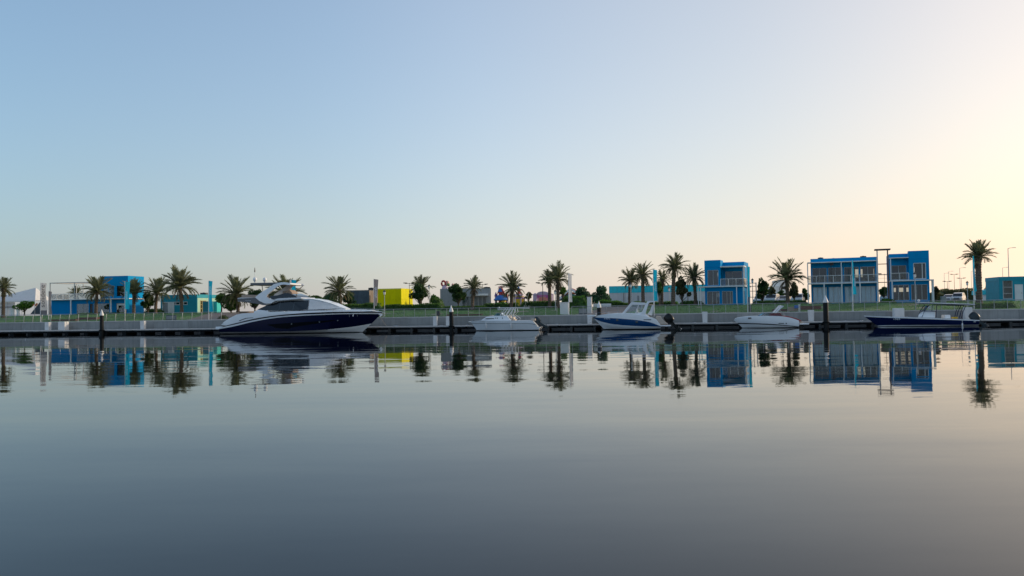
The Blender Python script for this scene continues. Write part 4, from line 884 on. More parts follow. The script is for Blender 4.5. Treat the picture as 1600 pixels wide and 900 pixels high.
MB().bx(xd, xe, -.035, -.022, zt3 - 1.15, zt3 - 1.1).build('panel_joint', M['blue2'], J)
MB().bx(xc - .02, xe + .5, -.15, bd - .003, zs2 - .14, zs2 + .015).build('balcony_slab', M['white'], J)
zc2 = z(1405, 403.5, .3); MB().bx(xc - .02, xd - .003, -.1, bd - .003, zc2, zc2 + .1).build('balcony_canopy', M['white'], J)
for w_ in gw2: window(J, *w_, .42, bars=[w_[0] + (w_[1] - w_[0]) * q for q in (.33, .66)], frame=.06)
window(J, *uw2, .06, bars=[uw2[0] + (uw2[1] - uw2[0]) * .7], frame=.09, fm='white'); window(J, xc + .25, xd - .2, zs2 + .1, zs2 + 2.1, bd + .06, bars=[(xc + xd) / 2])
drape(J, uw2[0] + .2, uw2[1] - .3, uw2[2], uw2[3], .6, 'dcurtain'); drape(J, gw2[1][0], gw2[1][1], .3, gw2[1][3], .9, 'dcurtain'); drape(J, gw2[0][0], gw2[0][1], .3, gw2[0][3] - 1.0, 1.3, 'dcurtain')
drape(J, (xc + xd) / 2, xd - .2, zs2 + .1, zs2 + 2.1, bd + .5, 'dcurtain')
for q in (xc + .2, xe + .42): col(J, q, -.05, -.2, zs2 - .14, .075)
col(J, xe + .42, bd - .1, -.2, zs2 - .14, .075); col(J, xc + .08, -.02, zs2 + .015, zc2, .06)
balustrade(J, [(xc + .08, -.05), (xd - .05, -.05)], zs2 + .015, .95, (2,))

# ---- far right teal kiosk, far blue roof, far tower
f = Front(1562, 19, -12); x = f.x; z = f.z; o = thing('teal_cabin', 'teal flat roofed cabin with framed window and white door at far right', 'cabin', f.o, f.rot)
xr = x(1640); zt = z(1590, 432); wd = (x(1567.5), x(1583), .3, z(1575, 437.5)); dr = (x(1586), x(1599.5), .0, z(1592, 444))
MB().wall(0, xr, 0, zt - .55, 0, .14, [wd, dr]).bx(0, xr, 4.86, 5, 0, zt - .55).wall(.14, 4.86, 0, zt - .55, 0, .14, side=True).bx(xr - .14, xr, .14, 4.86, 0, zt - .55).build('wall', M['teal'], o)
MB().bx(-.04, xr + .04, -.04, 5.04, zt - .545, zt).build('fascia', M['teal'], o); MB().bx(.15, xr - .15, .15, 4.85, -.02, .05).build('floor', M['inner'], o)
window(o, *wd, .05, frame=.10, fm='steel', cross=[wd[2] + (wd[3] - wd[2]) * q for q in (.28, .62)]); drape(o, wd[0], wd[1], .3, wd[3], .5, 'curtain')
d_ = MB().bx(dr[0] + .02, dr[1] - .02, .03, .09, 0, dr[3] - .02).build('door', M['white'], o); MB().path([(dr[1] - .2, .0, 1.0), (dr[1] - .2, .0, 1.15)], .025, 6).build('handle', M['chrome'], d_)
for i in range(14): MB().bx(-.012, -.002, .1 + i * .34, .13 + i * .34, .05, zt - .6).build('cladding_rib', M['teal'], o)
f = Front(1536, 46, -10); o = thing('blue_shed', 'low bright blue shed roof behind the rightmost palm', 'shed', f.o, f.rot); xr = f.x(1560); zt = f.z(1548, 452)
MB().bx(0, xr, 0, 4, 0, zt - .9).build('wall', M['white'], o); MB().prism([(-.2, zt - .9), (xr + .2, zt - .9), (xr + .2, zt - .1), (xr * .3, zt), (-.2, zt - .25)], -.2, 4.2).build('roof', M['band'], o)
f = Front(1208, 330, -6); o = thing('far_tower', 'pale distant tower block behind the broad palm', 'tower block', f.o, f.rot); xr = f.x(1228); xm = f.x(1218); za, zb = f.z(1212, 447), f.z(1222, 437.5)
MB().bx(0, xm, 0, 14, 0, za).build('low_wing', M['farw'], o); MB().bx(xm + .01, xr, -2, 16, 0, zb).build('tower_shaft', M['farw'], o)
wme = MB().bx(0, .9, -.04, 0, 0, 1.5).mesh('window', M['dglass'])
for j in range(int(zb / 3.4)):
    for i in range(4):
        if j < int(za / 3.4) - 1: link('window', wme, o, (1 + i * (xm - 2) / 4, 0, 1.2 + j * 3.4))
        link('window', wme, o, (xm + 1 + i * (xr - xm - 1) / 4, -2, 1.2 + j * 3.4))

# ================================================================ boats
def pinterp(pts, x):
    pts = sorted(pts); n = len(pts)
    if x <= pts[0][0]: return pts[0][1]
    if x >= pts[-1][0]: return pts[-1][1]
    i = max(j for j in range(n - 1) if pts[j][0] <= x); h = pts[i + 1][0] - pts[i][0]; t_ = (x - pts[i][0]) / h
    def sl_(j): a, c = max(0, j - 1), min(n - 1, j + 1); return (pts[c][1] - pts[a][1]) / (pts[c][0] - pts[a][0])
    m0, m1 = sl_(i) * h, sl_(i + 1) * h
    return (2 * t_**3 - 3 * t_**2 + 1) * pts[i][1] + (t_**3 - 2 * t_**2 + t_) * m0 + (-2 * t_**3 + 3 * t_**2) * pts[i + 1][1] + (t_**3 - t_**2) * m1
class Boat:
    """Local frame: x to the right along the quay, y inland (y = 0 on the centre line), z up from the water."""
    def __init__(s, name, lab, px0, v, beam, zoom, rot=-10.0, dz=0.0):
        s.dz = dz
        s.B = beam / 2; s.f = Front(px0, v, rot, 0.0); s.zx, s.zy, s.zs = zoom
        s.o = thing(name, lab, 'boat' if name != 'motor_yacht' else 'yacht', s.f.o, s.f.rot)
    def P(s, X, Y, off=None):                          # a point of the enlarged detail to local (x, z) in the plane y = off
        x, z = s.f.xz(s.zx + X / s.zs, s.zy + Y / s.zs, -s.B * 0.75 if off is None else off); return x, z + s.dz
    def half(s, x, xs, xe, full=0.55, p=2.2):          # half beam at x: xs stem, xe stern
        t_ = max(0.0, min(1.0, (x - xs) / (xe - xs)))
        return s.B * (1 - max(0.0, 1 - t_ / full) ** p) * (1 - 0.07 * max(0, (t_ - 0.7) / 0.3))
    def hull(s, rows, mats, N_=30, name='hull', deck=0, full=0.55, tr=0):
        """rows: (points from stem to stern in detail pixels, breadth factor); faces between rows k and k+1 take material k."""
        s.rows = []; L_ = []
        for pts, br in rows:
            q = [s.P(*pts[0], 0.0)] + [s.P(*p) for p in pts[1:]]; xs, xe = q[0][0], q[-1][0]; line = []
            for i in range(N_ + 1):
                t_ = (i / N_) ** 1.6; x = xs + (xe - xs) * t_; zz = pinterp(q, x)
                line.append((x, s.half(x, xs, xe, full) * br, zz))
            L_.append(line)
        BOT = max(mats) + 1; s.L = L_[:]
        for l in L_[:1]: l[:] = [(x, y, min(max(z, 0.05), 0.085)) for x, y, z in l]
        kx = L_[0]; bot = [(a[0] * .8 + L_[0][N_ // 2][0] * .2, 0.0, -0.45) for a in kx]; L_.insert(0, bot)
        mb = MB(); R_ = len(L_)
        for sgn in (-1, 1):
            b_ = len(mb.v); mb.v += [(x, sgn * y, z) for l in L_ for x, y, z in l]
            for k in range(R_ - 1):
                for i in range(N_):
                    q = (b_ + k * (N_ + 1) + i, b_ + k * (N_ + 1) + i + 1, b_ + (k + 1) * (N_ + 1) + i + 1, b_ + (k + 1) * (N_ + 1) + i)
                    mb.f.append(q if sgn < 0 else q[::-1]); mb.m.append(mats[k - 1] if k else BOT)
        for k in range(R_ - 1):                        # transom
            a, c = L_[k][-1], L_[k + 1][-1]
            mb.add([(a[0], -a[1], a[2]), (a[0], a[1], a[2]), (c[0], c[1], c[2]), (c[0], -c[1], c[2])], [(0, 1, 2, 3)], tr)
        return mb, L_
    def hy(s, x, z):                                   # half breadth of the built hull at (x, z)
        c = []
        for l in s.L:
            q = sorted(l); xs = [p[0] for p in q]; c.append((float(np.interp(x, xs, [p[2] for p in q])), float(np.interp(x, xs, [p[1] for p in q]))))
        c.sort(); return float(np.interp(z, [p[0] for p in c], [p[1] for p in c]))
    def deck(s, line, m, dz=0.0, name='deck'):
        mb = MB(); n = len(line)
        mb.v = [(x, -y * .985, z + dz) for x, y, z in line] + [(x, y * .985, z + dz) for x, y, z in line]
        mb.f = [(i, i + 1, n + i + 1, n + i) for i in range(n - 1)]; mb.m = [0] * (n - 1)
        return mb.build(name, m, s.o, True)
    def block(s, name, outline, w0, w1, m, parent=None, zlo=None, zhi=None, taper=None, smooth_=False, bevel=0.0):
        """An upright body with a side outline; half width w0 at the bottom and w1 at the top."""
        q = [s.P(*p) for p in outline]; za = min(z for _, z in q) if zlo is None else zlo; zb = max(z for _, z in q) if zhi is None else zhi
        def wd(x, z):
            k = w0 + (w1 - w0) * max(0, min(1, (z - za) / max(1e-3, zb - za))); return k * (taper(x) if taper else 1)
        s.wd = wd
        return MB().prism(q, lambda x, z: -wd(x, z), wd).build(name, m, parent or s.o, bevel=bevel)
    def plates(s, name, outline, wd, m, parent=None, out=0.012, th=0.03):
        q = [s.P(*p) for p in outline]; r = []
        for sg in (-1, 1): r.append(MB().prism(q, lambda x, z: sg * (wd(x, z) + out), lambda x, z: sg * (wd(x, z) + out - th)).build(name, m, parent or s.o))
        return r
    def tubes(s, name, lines, r, m, ys=(-1, 1), y=None, parent=None, n=6):
        y = s.B * .8 if y is None else y; r_ = None
        for sg in ys:
            mb = MB()
            for ln in lines: mb.path([(s.P(*p)[0], sg * y, s.P(*p)[1]) for p in ln], r, n)
            r_ = mb.build(name, m, parent or s.o, True)
        return r_
def outboard(boat, X, Y, ys, tilt, size, cm, side=1):
    """Outboard engine: cowl, midsection, gearcase and propeller; side=+1 when the stern faces right."""
    x, z = boat.P(X, Y); res = []
    for y in ys:
        e = bpy.data.objects.new('outboard_engine', None); C.objects.link(e); e.parent = boat.o; e.location = (x, y, z); e.rotation_euler = (0, -R(tilt) * side, 0 if side > 0 else 0); k = size
        prof = [(-.28, .18, .12), (-.30, .24, .30), (-.28, .25, .50), (-.20, .22, .66), (-.05, .14, .72)]
        rings = []
        for zz, hw, fr in ((.05, .15, .20), (.12, .21, .30), (.35, .24, .36), (.58, .23, .34), (.72, .18, .27), (.78, .08, .13)):
            rings.append([(k * (0.12 + fr * math.copysign(abs(math.cos(a)) ** .6, math.cos(a))), k * hw * math.copysign(abs(math.sin(a)) ** .6, math.sin(a)), k * zz) for a in [6.2832 * j / 14 for j in range(14)]])
        MB().loft(rings).build('cowl', M[cm], e, True)
        MB().loft([[(k * (.0 + dx), -k * w_, k * zz), (k * (.22 + dx), -k * w_, k * zz), (k * (.22 + dx), k * w_, k * zz), (k * (.0 + dx), k * w_, k * zz)] for zz, w_, dx in ((.06, .11, 0), (-.25, .09, 0), (-.6, .05, .03), (-.85, .04, .05))]).build('midsection', M[cm], e)
        MB().path([(k * .0, 0, -k * .72), (k * .05, 0, -k * .74), (k * .3, 0, -k * .74), (k * .36, 0, -k * .74)], [.02 * k, .075 * k, .07 * k, .03 * k], 10).build('gearcase', M[cm], e, True)
        MB().bx(-k * .05, k * .38, -k * .13, k * .13, -k * .56, -k * .545).build('cavitation_plate', M[cm], e)
        MB().prism([(k * .08, -k * .76), (k * .22, -k * .76), (k * .2, -k * .98), (k * .14, -k * .98)], -.012, .012).build('skeg', M[cm], e)
        pb = MB()
        for j in range(3):
            a = j * 2.094; pb.add([(k * .36, 0, -k * .74), (k * .34, k * .16 * math.cos(a - .4), -k * .74 + k * .16 * math.sin(a - .4)), (k * .40, k * .17 * math.cos(a + .4), -k * .74 + k * .17 * math.sin(a + .4)), (k * .37, .0, -k * .735)], [(0, 1, 2), (0, 2, 3), (1, 0, 2)])
        pb.build('propeller', M['chrome'], e)
        MB().bx(-k * .22, k * .02, -k * .10, k * .10, -k * .3, k * .12).build('bracket', M['black'], e); res.append(e)
    return res
def fender(b_, X, Y, y, h=0.55, r=0.09):
    x, z = b_.P(X, Y); MB().lathe([(.02, -h / 2 - .05), (r, -h / 2 + .06), (r, h / 2 - .06), (.03, h / 2), (.015, h / 2 + .5)], 10, (x, y, z)).build('fender', M['canvas'], b_.o, True)

# ---------------------------------------------------------------- the motor yacht (bow to the right)
Y = Boat('motor_yacht', 'large motor yacht with navy hull, white deckhouse and flybridge arch', 345, -3.3, 5.4, (330, 400, 5.714)); YB = Y.B; yo = Y.o
rows = [([(1350, 678), (1250, 680), (900, 684), (500, 688), (85, 692)], .80),
        ([(1432, 603), (1300, 622), (1200, 638), (950, 662), (600, 674), (85, 679)], .93),
        ([(1516, 521), (1450, 519), (1200, 519), (1000, 525), (800, 535), (600, 551), (400, 585), (220, 628), (85, 652)], 1.0),
        ([(1522, 512), (1450, 508), (1200, 510), (1000, 516), (800, 524), (600, 541), (400, 573), (220, 613), (95, 640)], 1.0),
        ([(1528, 500), (1400, 497), (1200, 497), (1000, 502), (800, 512), (600, 530), (400, 560), (250, 596), (160, 618)], 1.02),
        ([(1526, 497), (1420, 492), (1160, 484), (1000, 486), (800, 492), (600, 498), (400, 506), (240, 524), (120, 594)], .985)]
mb, L_ = Y.hull(rows, [0, 1, 2, 3, 2], 34, full=0.62, tr=0)
hull = mb.build('hull', [M['gel'], M['navy'], M['gel'], M['black'], M['hullbot']], yo, True)
Y.deck(L_[-1], M['gel'], -.12)
# boot white below, navy above, white strake, black rubbing strake, white bulwark
Y.hull_w = lambda x, z: Y.half(x, Y.P(1500, 540)[0], 0, .62)
topl, botl = [(520, 612), (610, 604), (800, 592), (1095, 572)], [(520, 613), (600, 642), (700, 650), (740, 636), (1100, 578)]
for sg in (-1, 1):
    g = MB(); n = 22
    for i in range(n + 1):
        X = 521 + 574 * i / n; za, zb = (Y.P(X, float(np.interp(X, [p[0] for p in l_], [p[1] for p in l_]))) for l_ in (topl, botl))
        for k in range(5):
            x, z = za[0] + (zb[0] - za[0]) * k / 4, za[1] + (zb[1] - za[1]) * k / 4; g.v.append((x, sg * (Y.hy(x, z) + .022), z))
    g.f = [(i * 5 + k, i * 5 + k + 1, i * 5 + k + 6, i * 5 + k + 5) for i in range(n) for k in range(4)]; g.m = [0] * len(g.f)
    g.build('hull_window', M['hglass'], hull, True)
for X, Yy in ((735, 607), (970, 590), (1120, 578)):
    x, z = Y.P(X, Yy)
    for sg in (-1, 1):
        yy = sg * (Y.hy(x, z) + .025)
        MB().lathe([(.07, 0), (.10, .02), (.07, .03)], 12).build('porthole_rim', M['grey'], hull, True).matrix_local = Matrix.Translation((x, yy, z)) @ Matrix.Rotation(math.pi / 2 * (1 if sg < 0 else -1), 4, 'X')
x, z = Y.P(1245, 530); yy = -Y.hy(x, z) - .0
MB().prism([(x - .07, z - .12), (x + .1, z - .12), (x + .06, z + .02), (x + .1, z + .16), (x - .02, z + .16), (x - .02, z)], yy - .03, yy + .08).build('bow_emblem', M['chrome'], hull)
for X in (1215, 1280): x, z = Y.P(X, 537); MB().ell((x, -Y.hy(x, z) - .01, z), .045, .03, .045).build('bow_light', M['chrome'], hull)
MB().loft([[(Y.P(35, 640)[0], -YB * .72, zz), (Y.P(115, 640)[0], -YB * .9, zz), (Y.P(115, 640)[0], YB * .9, zz), (Y.P(35, 640)[0], YB * .72, zz)] for zz in (Y.P(60, 656)[1], Y.P(60, 632)[1])]).build('swim_platform', M['gel'], yo, bevel=.04)
# aft quarter and coaming
Y.block('aft_coaming', [(102, 612), (235, 527), (395, 512), (395, 492), (520, 486), (520, 560), (250, 600), (160, 622)], YB * .93, YB * .90, M['gel'], bevel=.03)
MB().bx(Y.P(240, 0)[0], Y.P(395, 0)[0], -YB * .75, YB * .75, Y.P(300, 515)[1], Y.P(300, 508)[1]).build('cockpit_deck', M['tan'], yo)
tp = lambda x: 1 - .62 * max(0, (x - Y.P(760, 0)[0]) / (Y.P(1165, 0)[0] - Y.P(760, 0)[0])) ** 1.6
dh = Y.block('deckhouse', [(400, 492), (440, 470), (510, 428), (600, 398), (700, 385), (860, 378), (950, 392), (1050, 421), (1165, 469), (1180, 488), (860, 494)], YB * .86, YB * .62, M['gel'], taper=tp, bevel=.05); wdh = Y.wd
Y.plates('saloon_window', [(418, 478), (505, 436), (600, 407), (700, 398), (858, 394), (858, 472), (805, 480), (800, 488), (520, 488)], wdh, M['dglass'], dh, .02)
for X in (610, 735): Y.plates('mullion', [(X, 408), (X + 5, 408), (X + 5, 486), (X, 486)], wdh, M['grey'], dh, .03)
Y.plates('windscreen_cover', [(868, 392), (940, 400), (1040, 428), (1130, 464), (1040, 474), (868, 478)], wdh, M['canvas'], dh, .02)
Y.block('foredeck_trunk', [(1150, 476), (1250, 478), (1380, 484), (1425, 494), (1150, 500)], YB * .34, YB * .26, M['gel'], bevel=.04)
# flybridge
fb_ = Y.block('flybridge_deck', [(238, 378), (260, 372), (400, 372), (600, 392), (810, 379), (800, 370), (600, 380), (520, 425), (470, 440), (405, 425), (242, 406)], YB * .80, YB * .80, M['gel'], bevel=.02); wf = Y.wd
Y.plates('aft_side_panel', [(240, 380), (400, 372), (470, 420), (500, 430), (465, 438), (400, 424), (242, 404)], wf, M['grey'], fb_, .02)
x, z = Y.P(335, 398); text('hull_name', 'marine', .2, M['wink'], fb_, (x, -YB * .80 - .03, z), (math.pi / 2, 0, 0), 1.3)
Y.block('flybridge_windscreen', [(505, 358), (540, 386), (720, 380), (775, 376), (740, 350), (690, 332), (650, 330), (590, 350)], YB * .76, YB * .66, M['dglass'], bevel=.02)
ar = Y.plates('arch', [(400, 368), (440, 335), (560, 252), (610, 238), (650, 234), (700, 241), (712, 251), (700, 261), (655, 254), (630, 256), (595, 270), (508, 345), (500, 362), (545, 398), (580, 402), (540, 424), (490, 424), (440, 402)], lambda x, z: YB * .84 - max(0, z - 4.4) * .14, M['gel'], yo, .06, .22)
MB().bx(Y.P(340, 0)[0], Y.P(615, 0)[0], -YB * .68, YB * .68, Y.P(450, 260)[1], Y.P(450, 238)[1]).build('hardtop', M['grey'], yo, bevel=.05)
MB().bx(Y.P(616, 0)[0], Y.P(690, 0)[0], -YB * .66, YB * .66, Y.P(700, 254)[1], Y.P(700, 240)[1]).build('hardtop_front', M['gel'], yo, bevel=.04)
MB().bx(Y.P(560, 0)[0], Y.P(680, 0)[0], -YB * .6, YB * .6, Y.P(700, 258)[1], Y.P(700, 254.5)[1]).build('headliner', M['tan'], yo)
Y.tubes('hardtop_strut', [[(640, 330), (720, 258)], [(440, 320), (430, 258)]], .05, M['tan'], y=YB * .5)
Y.block('helm_console', [(600, 352), (600, 312), (660, 300), (690, 330), (690, 352)], YB * .35, YB * .3, M['tan'], bevel=.03)
Y.block('flybridge_sofa', [(255, 374), (255, 348), (300, 345), (400, 348), (400, 374)], YB * .6, YB * .6, M['tan'], bevel=.05)
for X, yy, nm in ((408, -.5, 'satellite_dome'), (463, .5, 'satellite_dome')):
    x, z = Y.P(X, 236, 0); MB().lathe([(.12, 0), (.13, .10), (.24, .24), (.26, .42), (.22, .56), (.12, .65), (.02, .68)], 18, (x, yy, z)).build(nm, M['gel'], yo, True)
x, z = Y.P(390, 238, 0); mt = MB().path([(x, 0, z), (x, 0, Y.P(390, 130, 0)[1])], [.05, .02], 8).build('mast', M['gel'], yo, True)
MB().lathe([(.04, 0), (.07, .05), (.07, .3), (.05, .35), (.03, .62)], 10, (x, 0, Y.P(390, 145, 0)[1])).build('mast_light', M['brown'], mt, True)
Y.tubes('bow_rail', [[(540, 512), (548, 494), (800, 484), (1000, 474), (1170, 466), (1300, 468), (1420, 478), (1440, 494)]] + [[(X, 508 - (X - 540) * .02), (X + 6, 492 - (X - 540) * .045)] for X in (650, 740, 830, 920, 1010, 1090, 1170)] + [[(X, 494), (X + 3, 470)] for X in (1250, 1340)], .018, M['chrome'], y=YB * .80)
Y.plates('teak_step', [(270, 575), (330, 553), (510, 538), (512, 542), (335, 558), (275, 580)], lambda x, z: YB * .98, M['grey'], yo, .02)
x, z = Y.P(1512, 520, 0); an = MB().bx(x - .5, x + .22, -.1, .1, z - .05, z + .05).build('bow_roller', M['chrome'], yo)
MB().prism([(x - .05, z - .35), (x + .25, z - .1), (x + .3, z + .02), (x + .1, z + .02), (x - .1, z - .2)], -.08, .08).build('anchor', M['chrome'], an)
Y.block('cockpit_table', [(345, 512), (345, 492), (390, 490), (390, 512)], .5, .5, M['tan'])
MB().bx(Y.P(240, 0)[0], Y.P(250, 0)[0], -YB * .7, YB * .7, Y.P(245, 520)[1], Y.P(245, 495)[1]).build('cockpit_sofa', M['brown'], yo, bevel=.03)

# ---------------------------------------------------------------- white cabin boat with rod racks (bow to the left)
Cb = Boat('cabin_boat', 'white cabin fishing boat with tubular rod rack and tilted outboard', 734, -1.9, 2.8, (720, 465, 10.667)); o = Cb.o; B_ = Cb.B
rows = [([(262, 526), (400, 532), (900, 534), (1305, 530)], .82), ([(235, 500), (350, 510), (700, 522), (1000, 524), (1308, 515)], .86), ([(185, 434), (400, 436), (800, 436), (1150, 436), (1265, 455)], .97),
        ([(180, 428), (400, 430), (800, 430), (1150, 430), (1255, 446)], .985), ([(150, 394), (250, 388), (500, 382), (900, 381), (1190, 380), (1205, 384)], 1.0)]
mb, L_ = Cb.hull(rows, [0, 0, 1, 0], 26); mb.build('hull', [M['gel'], M['grey'], M['hullbot']], o, True); Cb.deck(L_[-1], M['gel'], -.02)
cb = Cb.block('cabin', [(330, 388), (355, 366), (420, 322), (545, 306), (700, 300), (770, 302), (835, 384)], B_ * .80, B_ * .62, M['gel'], bevel=.04); wd = Cb.wd
Cb.plates('cabin_window', [(388, 356), (430, 345), (555, 345), (555, 358), (440, 362)], wd, M['dglass'], cb, .012)
for X in (572, 600, 686): Cb.plates('vent', [(X, 335), (X + 16, 335), (X + 16, 350), (X, 350)], wd, M['black'], cb, .012)
Cb.block('windscreen', [(545, 307), (592, 263), (660, 258), (700, 302)], B_ * .60, B_ * .5, M['bglass'])
Cb.tubes('windscreen_frame', [[(545, 307), (592, 263), (660, 258), (700, 302)], [(640, 260), (655, 304)]], .02, M['chrome'], y=B_ * .58)
Cb.tubes('rod_rack', [[(605, 176), (800, 172), (1105, 176)], [(650, 300), (745, 172)], [(700, 302), (785, 172)], [(820, 340), (870, 172)], [(760, 300), (840, 172)], [(610, 200), (860, 196)], [(850, 300), (910, 240), (900, 172)]], .055, M['white'], y=B_ * .62)
mbx = MB(); [mbx.path([(Cb.P(X, 174)[0], -B_ * .62, Cb.P(X, 174)[1]), (Cb.P(X, 174)[0], B_ * .62, Cb.P(X, 174)[1])], .025, 6) for X in (620, 760, 900, 1040)]; mbx.build('rack_crossbar', M['galv'], o, True)
for i, X in enumerate((1035, 1060, 1085, 1105)): x, z = Cb.P(X, 178); MB().path([(x, -.6 + i * .4, z - .1), (x + .12, -.6 + i * .4, z + .35)], .03, 6).build('rod_holder', M['galv'], o, True)
x, z = Cb.P(615, 170); MB().ell((x, 0, z), .1, .1, .12).build('masthead_light', M['lampglass'], o, True)
x, z = Cb.P(1030, 170); MB().path([(x, .3, z), (x + .65, .3, z + 2.0)], .012, 5).build('antenna', M['white'], o)
x, z = Cb.P(900, 170); MB().path([(x, -.3, z), (x - .03, -.3, z + 1.5)], .012, 5).build('antenna', M['white'], o)
for X, Yy in ((812, 340), (872, 362)): Cb.block('helm_seat', [(X - 22, Yy + 30), (X - 24, Yy - 35), (X - 4, Yy - 42), (X + 4, Yy), (X + 26, Yy), (X + 26, Yy + 30)], B_ * .45, B_ * .42, M['cream'], bevel=.03)
Cb.tubes('coaming_rail', [[(830, 384), (880, 300), (950, 352), (930, 384)]], .035, M['gel'], y=B_ * .8)
Cb.block('foredeck_cushion', [(425, 322), (430, 308), (505, 296), (515, 308)], B_ * .4, B_ * .35, M['cream'])
Cb.block('transom_bench', [(1165, 382), (1172, 352), (1235, 350), (1240, 384)], B_ * .7, B_ * .7, M['cream'], bevel=.03)
x, z = Cb.P(140, 400, 0); MB().bx(x - .05, x + .5, -.12, .12, z - .06, z + .04).build('bow_roller', M['chrome'], o)
Cb.tubes('bow_rail', [[(170, 388), (210, 372), (350, 362)]], .016, M['chrome'], y=B_ * .45)
MB().bx(Cb.P(1245, 0)[0], Cb.P(1315, 0)[0], -B_ * .8, B_ * .8, Cb.P(1290, 505)[1], Cb.P(1290, 488)[1]).build('swim_platform', M['gel'], o)
outboard(Cb, 1290, 440, (0.0,), 52, 1.25, 'cowl'); fender(Cb, 432, 470, -B_ - .12); fender(Cb, 845, 478, -B_ - .12)

# ---------------------------------------------------------------- blue striped cruiser (bow to the left)
Cr = Boat('cabin_cruiser', 'white cabin cruiser with broad blue hull stripe, canopy and radar arch', 918, -1.9, 3.2, (910, 460, 10.0)); o = Cr.o; B_ = Cr.B
rows = [([(330, 520), (500, 527), (900, 530), (1225, 526)], .80), ([(178, 372), (262, 418), (450, 460), (700, 486), (1000, 498), (1222, 504)], .95), ([(170, 360), (480, 371), (800, 395), (1000, 422), (1100, 448), (1222, 498)], 1.0),
        ([(150, 344), (300, 318), (430, 300), (640, 296), (900, 320), (1050, 358), (1150, 385), (1222, 480)], .97)]
mb, L_ = Cr.hull(rows, [0, 1, 0], 28, full=.5); mb.build('hull', [M['gel'], M['bstripe'], M['hullbot']], o, True); Cr.deck(L_[-1], M['gel'], -.03)
MB().loft([[(Cr.P(75, 0, 0)[0], -.22, zz), (Cr.P(200, 0, 0)[0], -.5, zz), (Cr.P(200, 0, 0)[0], .5, zz), (Cr.P(75, 0, 0)[0], .22, zz)] for zz in (Cr.P(100, 348, 0)[1], Cr.P(100, 325, 0)[1])]).build('bow_pulpit', M['gel'], o, bevel=.03)
Cr.tubes('bow_rail', [[(78, 326), (82, 300), (300, 285), (600, 270)], [(200, 330), (205, 293)], [(400, 300), (405, 282)]], .016, M['chrome'], y=B_ * .5)
Cr.block('cabin_top', [(420, 302), (520, 292), (640, 290), (900, 300), (1010, 320), (1050, 356), (420, 340)], B_ * .84, B_ * .74, M['gel'], bevel=.04)
cn = Cr.block('canopy', [(620, 296), (758, 126), (800, 119), (990, 130), (975, 165), (775, 163), (672, 290)], B_ * .74, B_ * .60, M['canvas'], zlo=Cr.P(620, 296)[1], zhi=Cr.P(760, 122)[1], bevel=.02); wd = Cr.wd
Cr.plates('canopy_window', [(676, 288), (776, 166), (964, 168), (925, 272), (845, 300)], wd, M['clear'], cn, .012, .012)
Cr.plates('canopy_seam', [(870, 168), (880, 168), (835, 298), (825, 298)], wd, M['canvas'], cn, .02)
Cr.block('canopy_base', [(672, 292), (845, 302), (925, 274), (990, 300), (990, 322), (660, 312)], B_ * .76, B_ * .74, M['gel'])
Cr.block('helm_seat', [(830, 305), (835, 225), (860, 222), (868, 280), (900, 282), (900, 305)], B_ * .4, B_ * .36, M['canvas'], bevel=.03)
Cr.plates('radar_arch', [(920, 300), (960, 210), (990, 140), (1015, 112), (1055, 98), (1130, 104), (1132, 122), (1062, 120), (1035, 140), (1005, 225), (985, 302)], lambda x, z: B_ * .80 - max(0, z - 1.8) * .12, M['gel'], o, .05, .14)
MB().bx(Cr.P(1030, 0)[0], Cr.P(1130, 0)[0], -B_ * .66, B_ * .66, Cr.P(1080, 122)[1], Cr.P(1080, 104)[1]).build('arch_top', M['gel'], o, bevel=.03)
MB().bx(Cr.P(1040, 0)[0], Cr.P(1110, 0)[0], -B_ * .5, B_ * .5, Cr.P(1080, 170)[1], Cr.P(1080, 150)[1]).build('rolled_cover', M['cream'], o, bevel=.03)
Cr.plates('aft_curtain', [(1012, 312), (1060, 250), (1085, 168), (1122, 168), (1085, 330)], lambda x, z: B_ * .66, M['canvas'], o, .0, .02)
Cr.tubes('canopy_pole', [[(1128, 108), (1124, 345)]], .02, M['chrome'], y=B_ * .7)
Cr.block('aft_cushion', [(1150, 372), (1160, 345), (1230, 344), (1240, 380), (1330, 460), (1220, 470)], B_ * .80, B_ * .74, M['cream'], bevel=.04)
MB().bx(Cr.P(1190, 0)[0], Cr.P(1372, 0)[0], -B_ * .85, B_ * .85, Cr.P(1300, 500)[1], Cr.P(1300, 478)[1]).build('swim_platform', M['gel'], o, bevel=.03)
x, z = Cr.P(385, 378); text('registration', '4402', .26, M['wink'], o, (x, -Cr.hy(x, z) - .07, z - .02), (math.pi / 2 + .1, 0, R(-17)), 1.6)
for X, Yy in ((545, 402), (850, 430)):
    x, z = Cr.P(X, Yy); yy = -Cr.hy(x, z) - .012
    MB().lathe([(.11, 0), (.13, .02), (.09, .03)], 14).build('porthole', M['grey'], o, True).matrix_local = Matrix.Translation((x, yy, z)) @ Matrix.Rotation(math.pi / 2, 4, 'X') @ Matrix.Scale(1.3, 4, (1, 0, 0))
x, z = Cr.P(1015, 393); MB().bx(x - .45, x + .45, -B_ * .99 - .02, -B_ * .96, z - .04, z + .03).build('name_plate', M['ink'], o)
outboard(Cr, 1385, 455, (-.45, .45), 38, 1.55, 'bcowl')

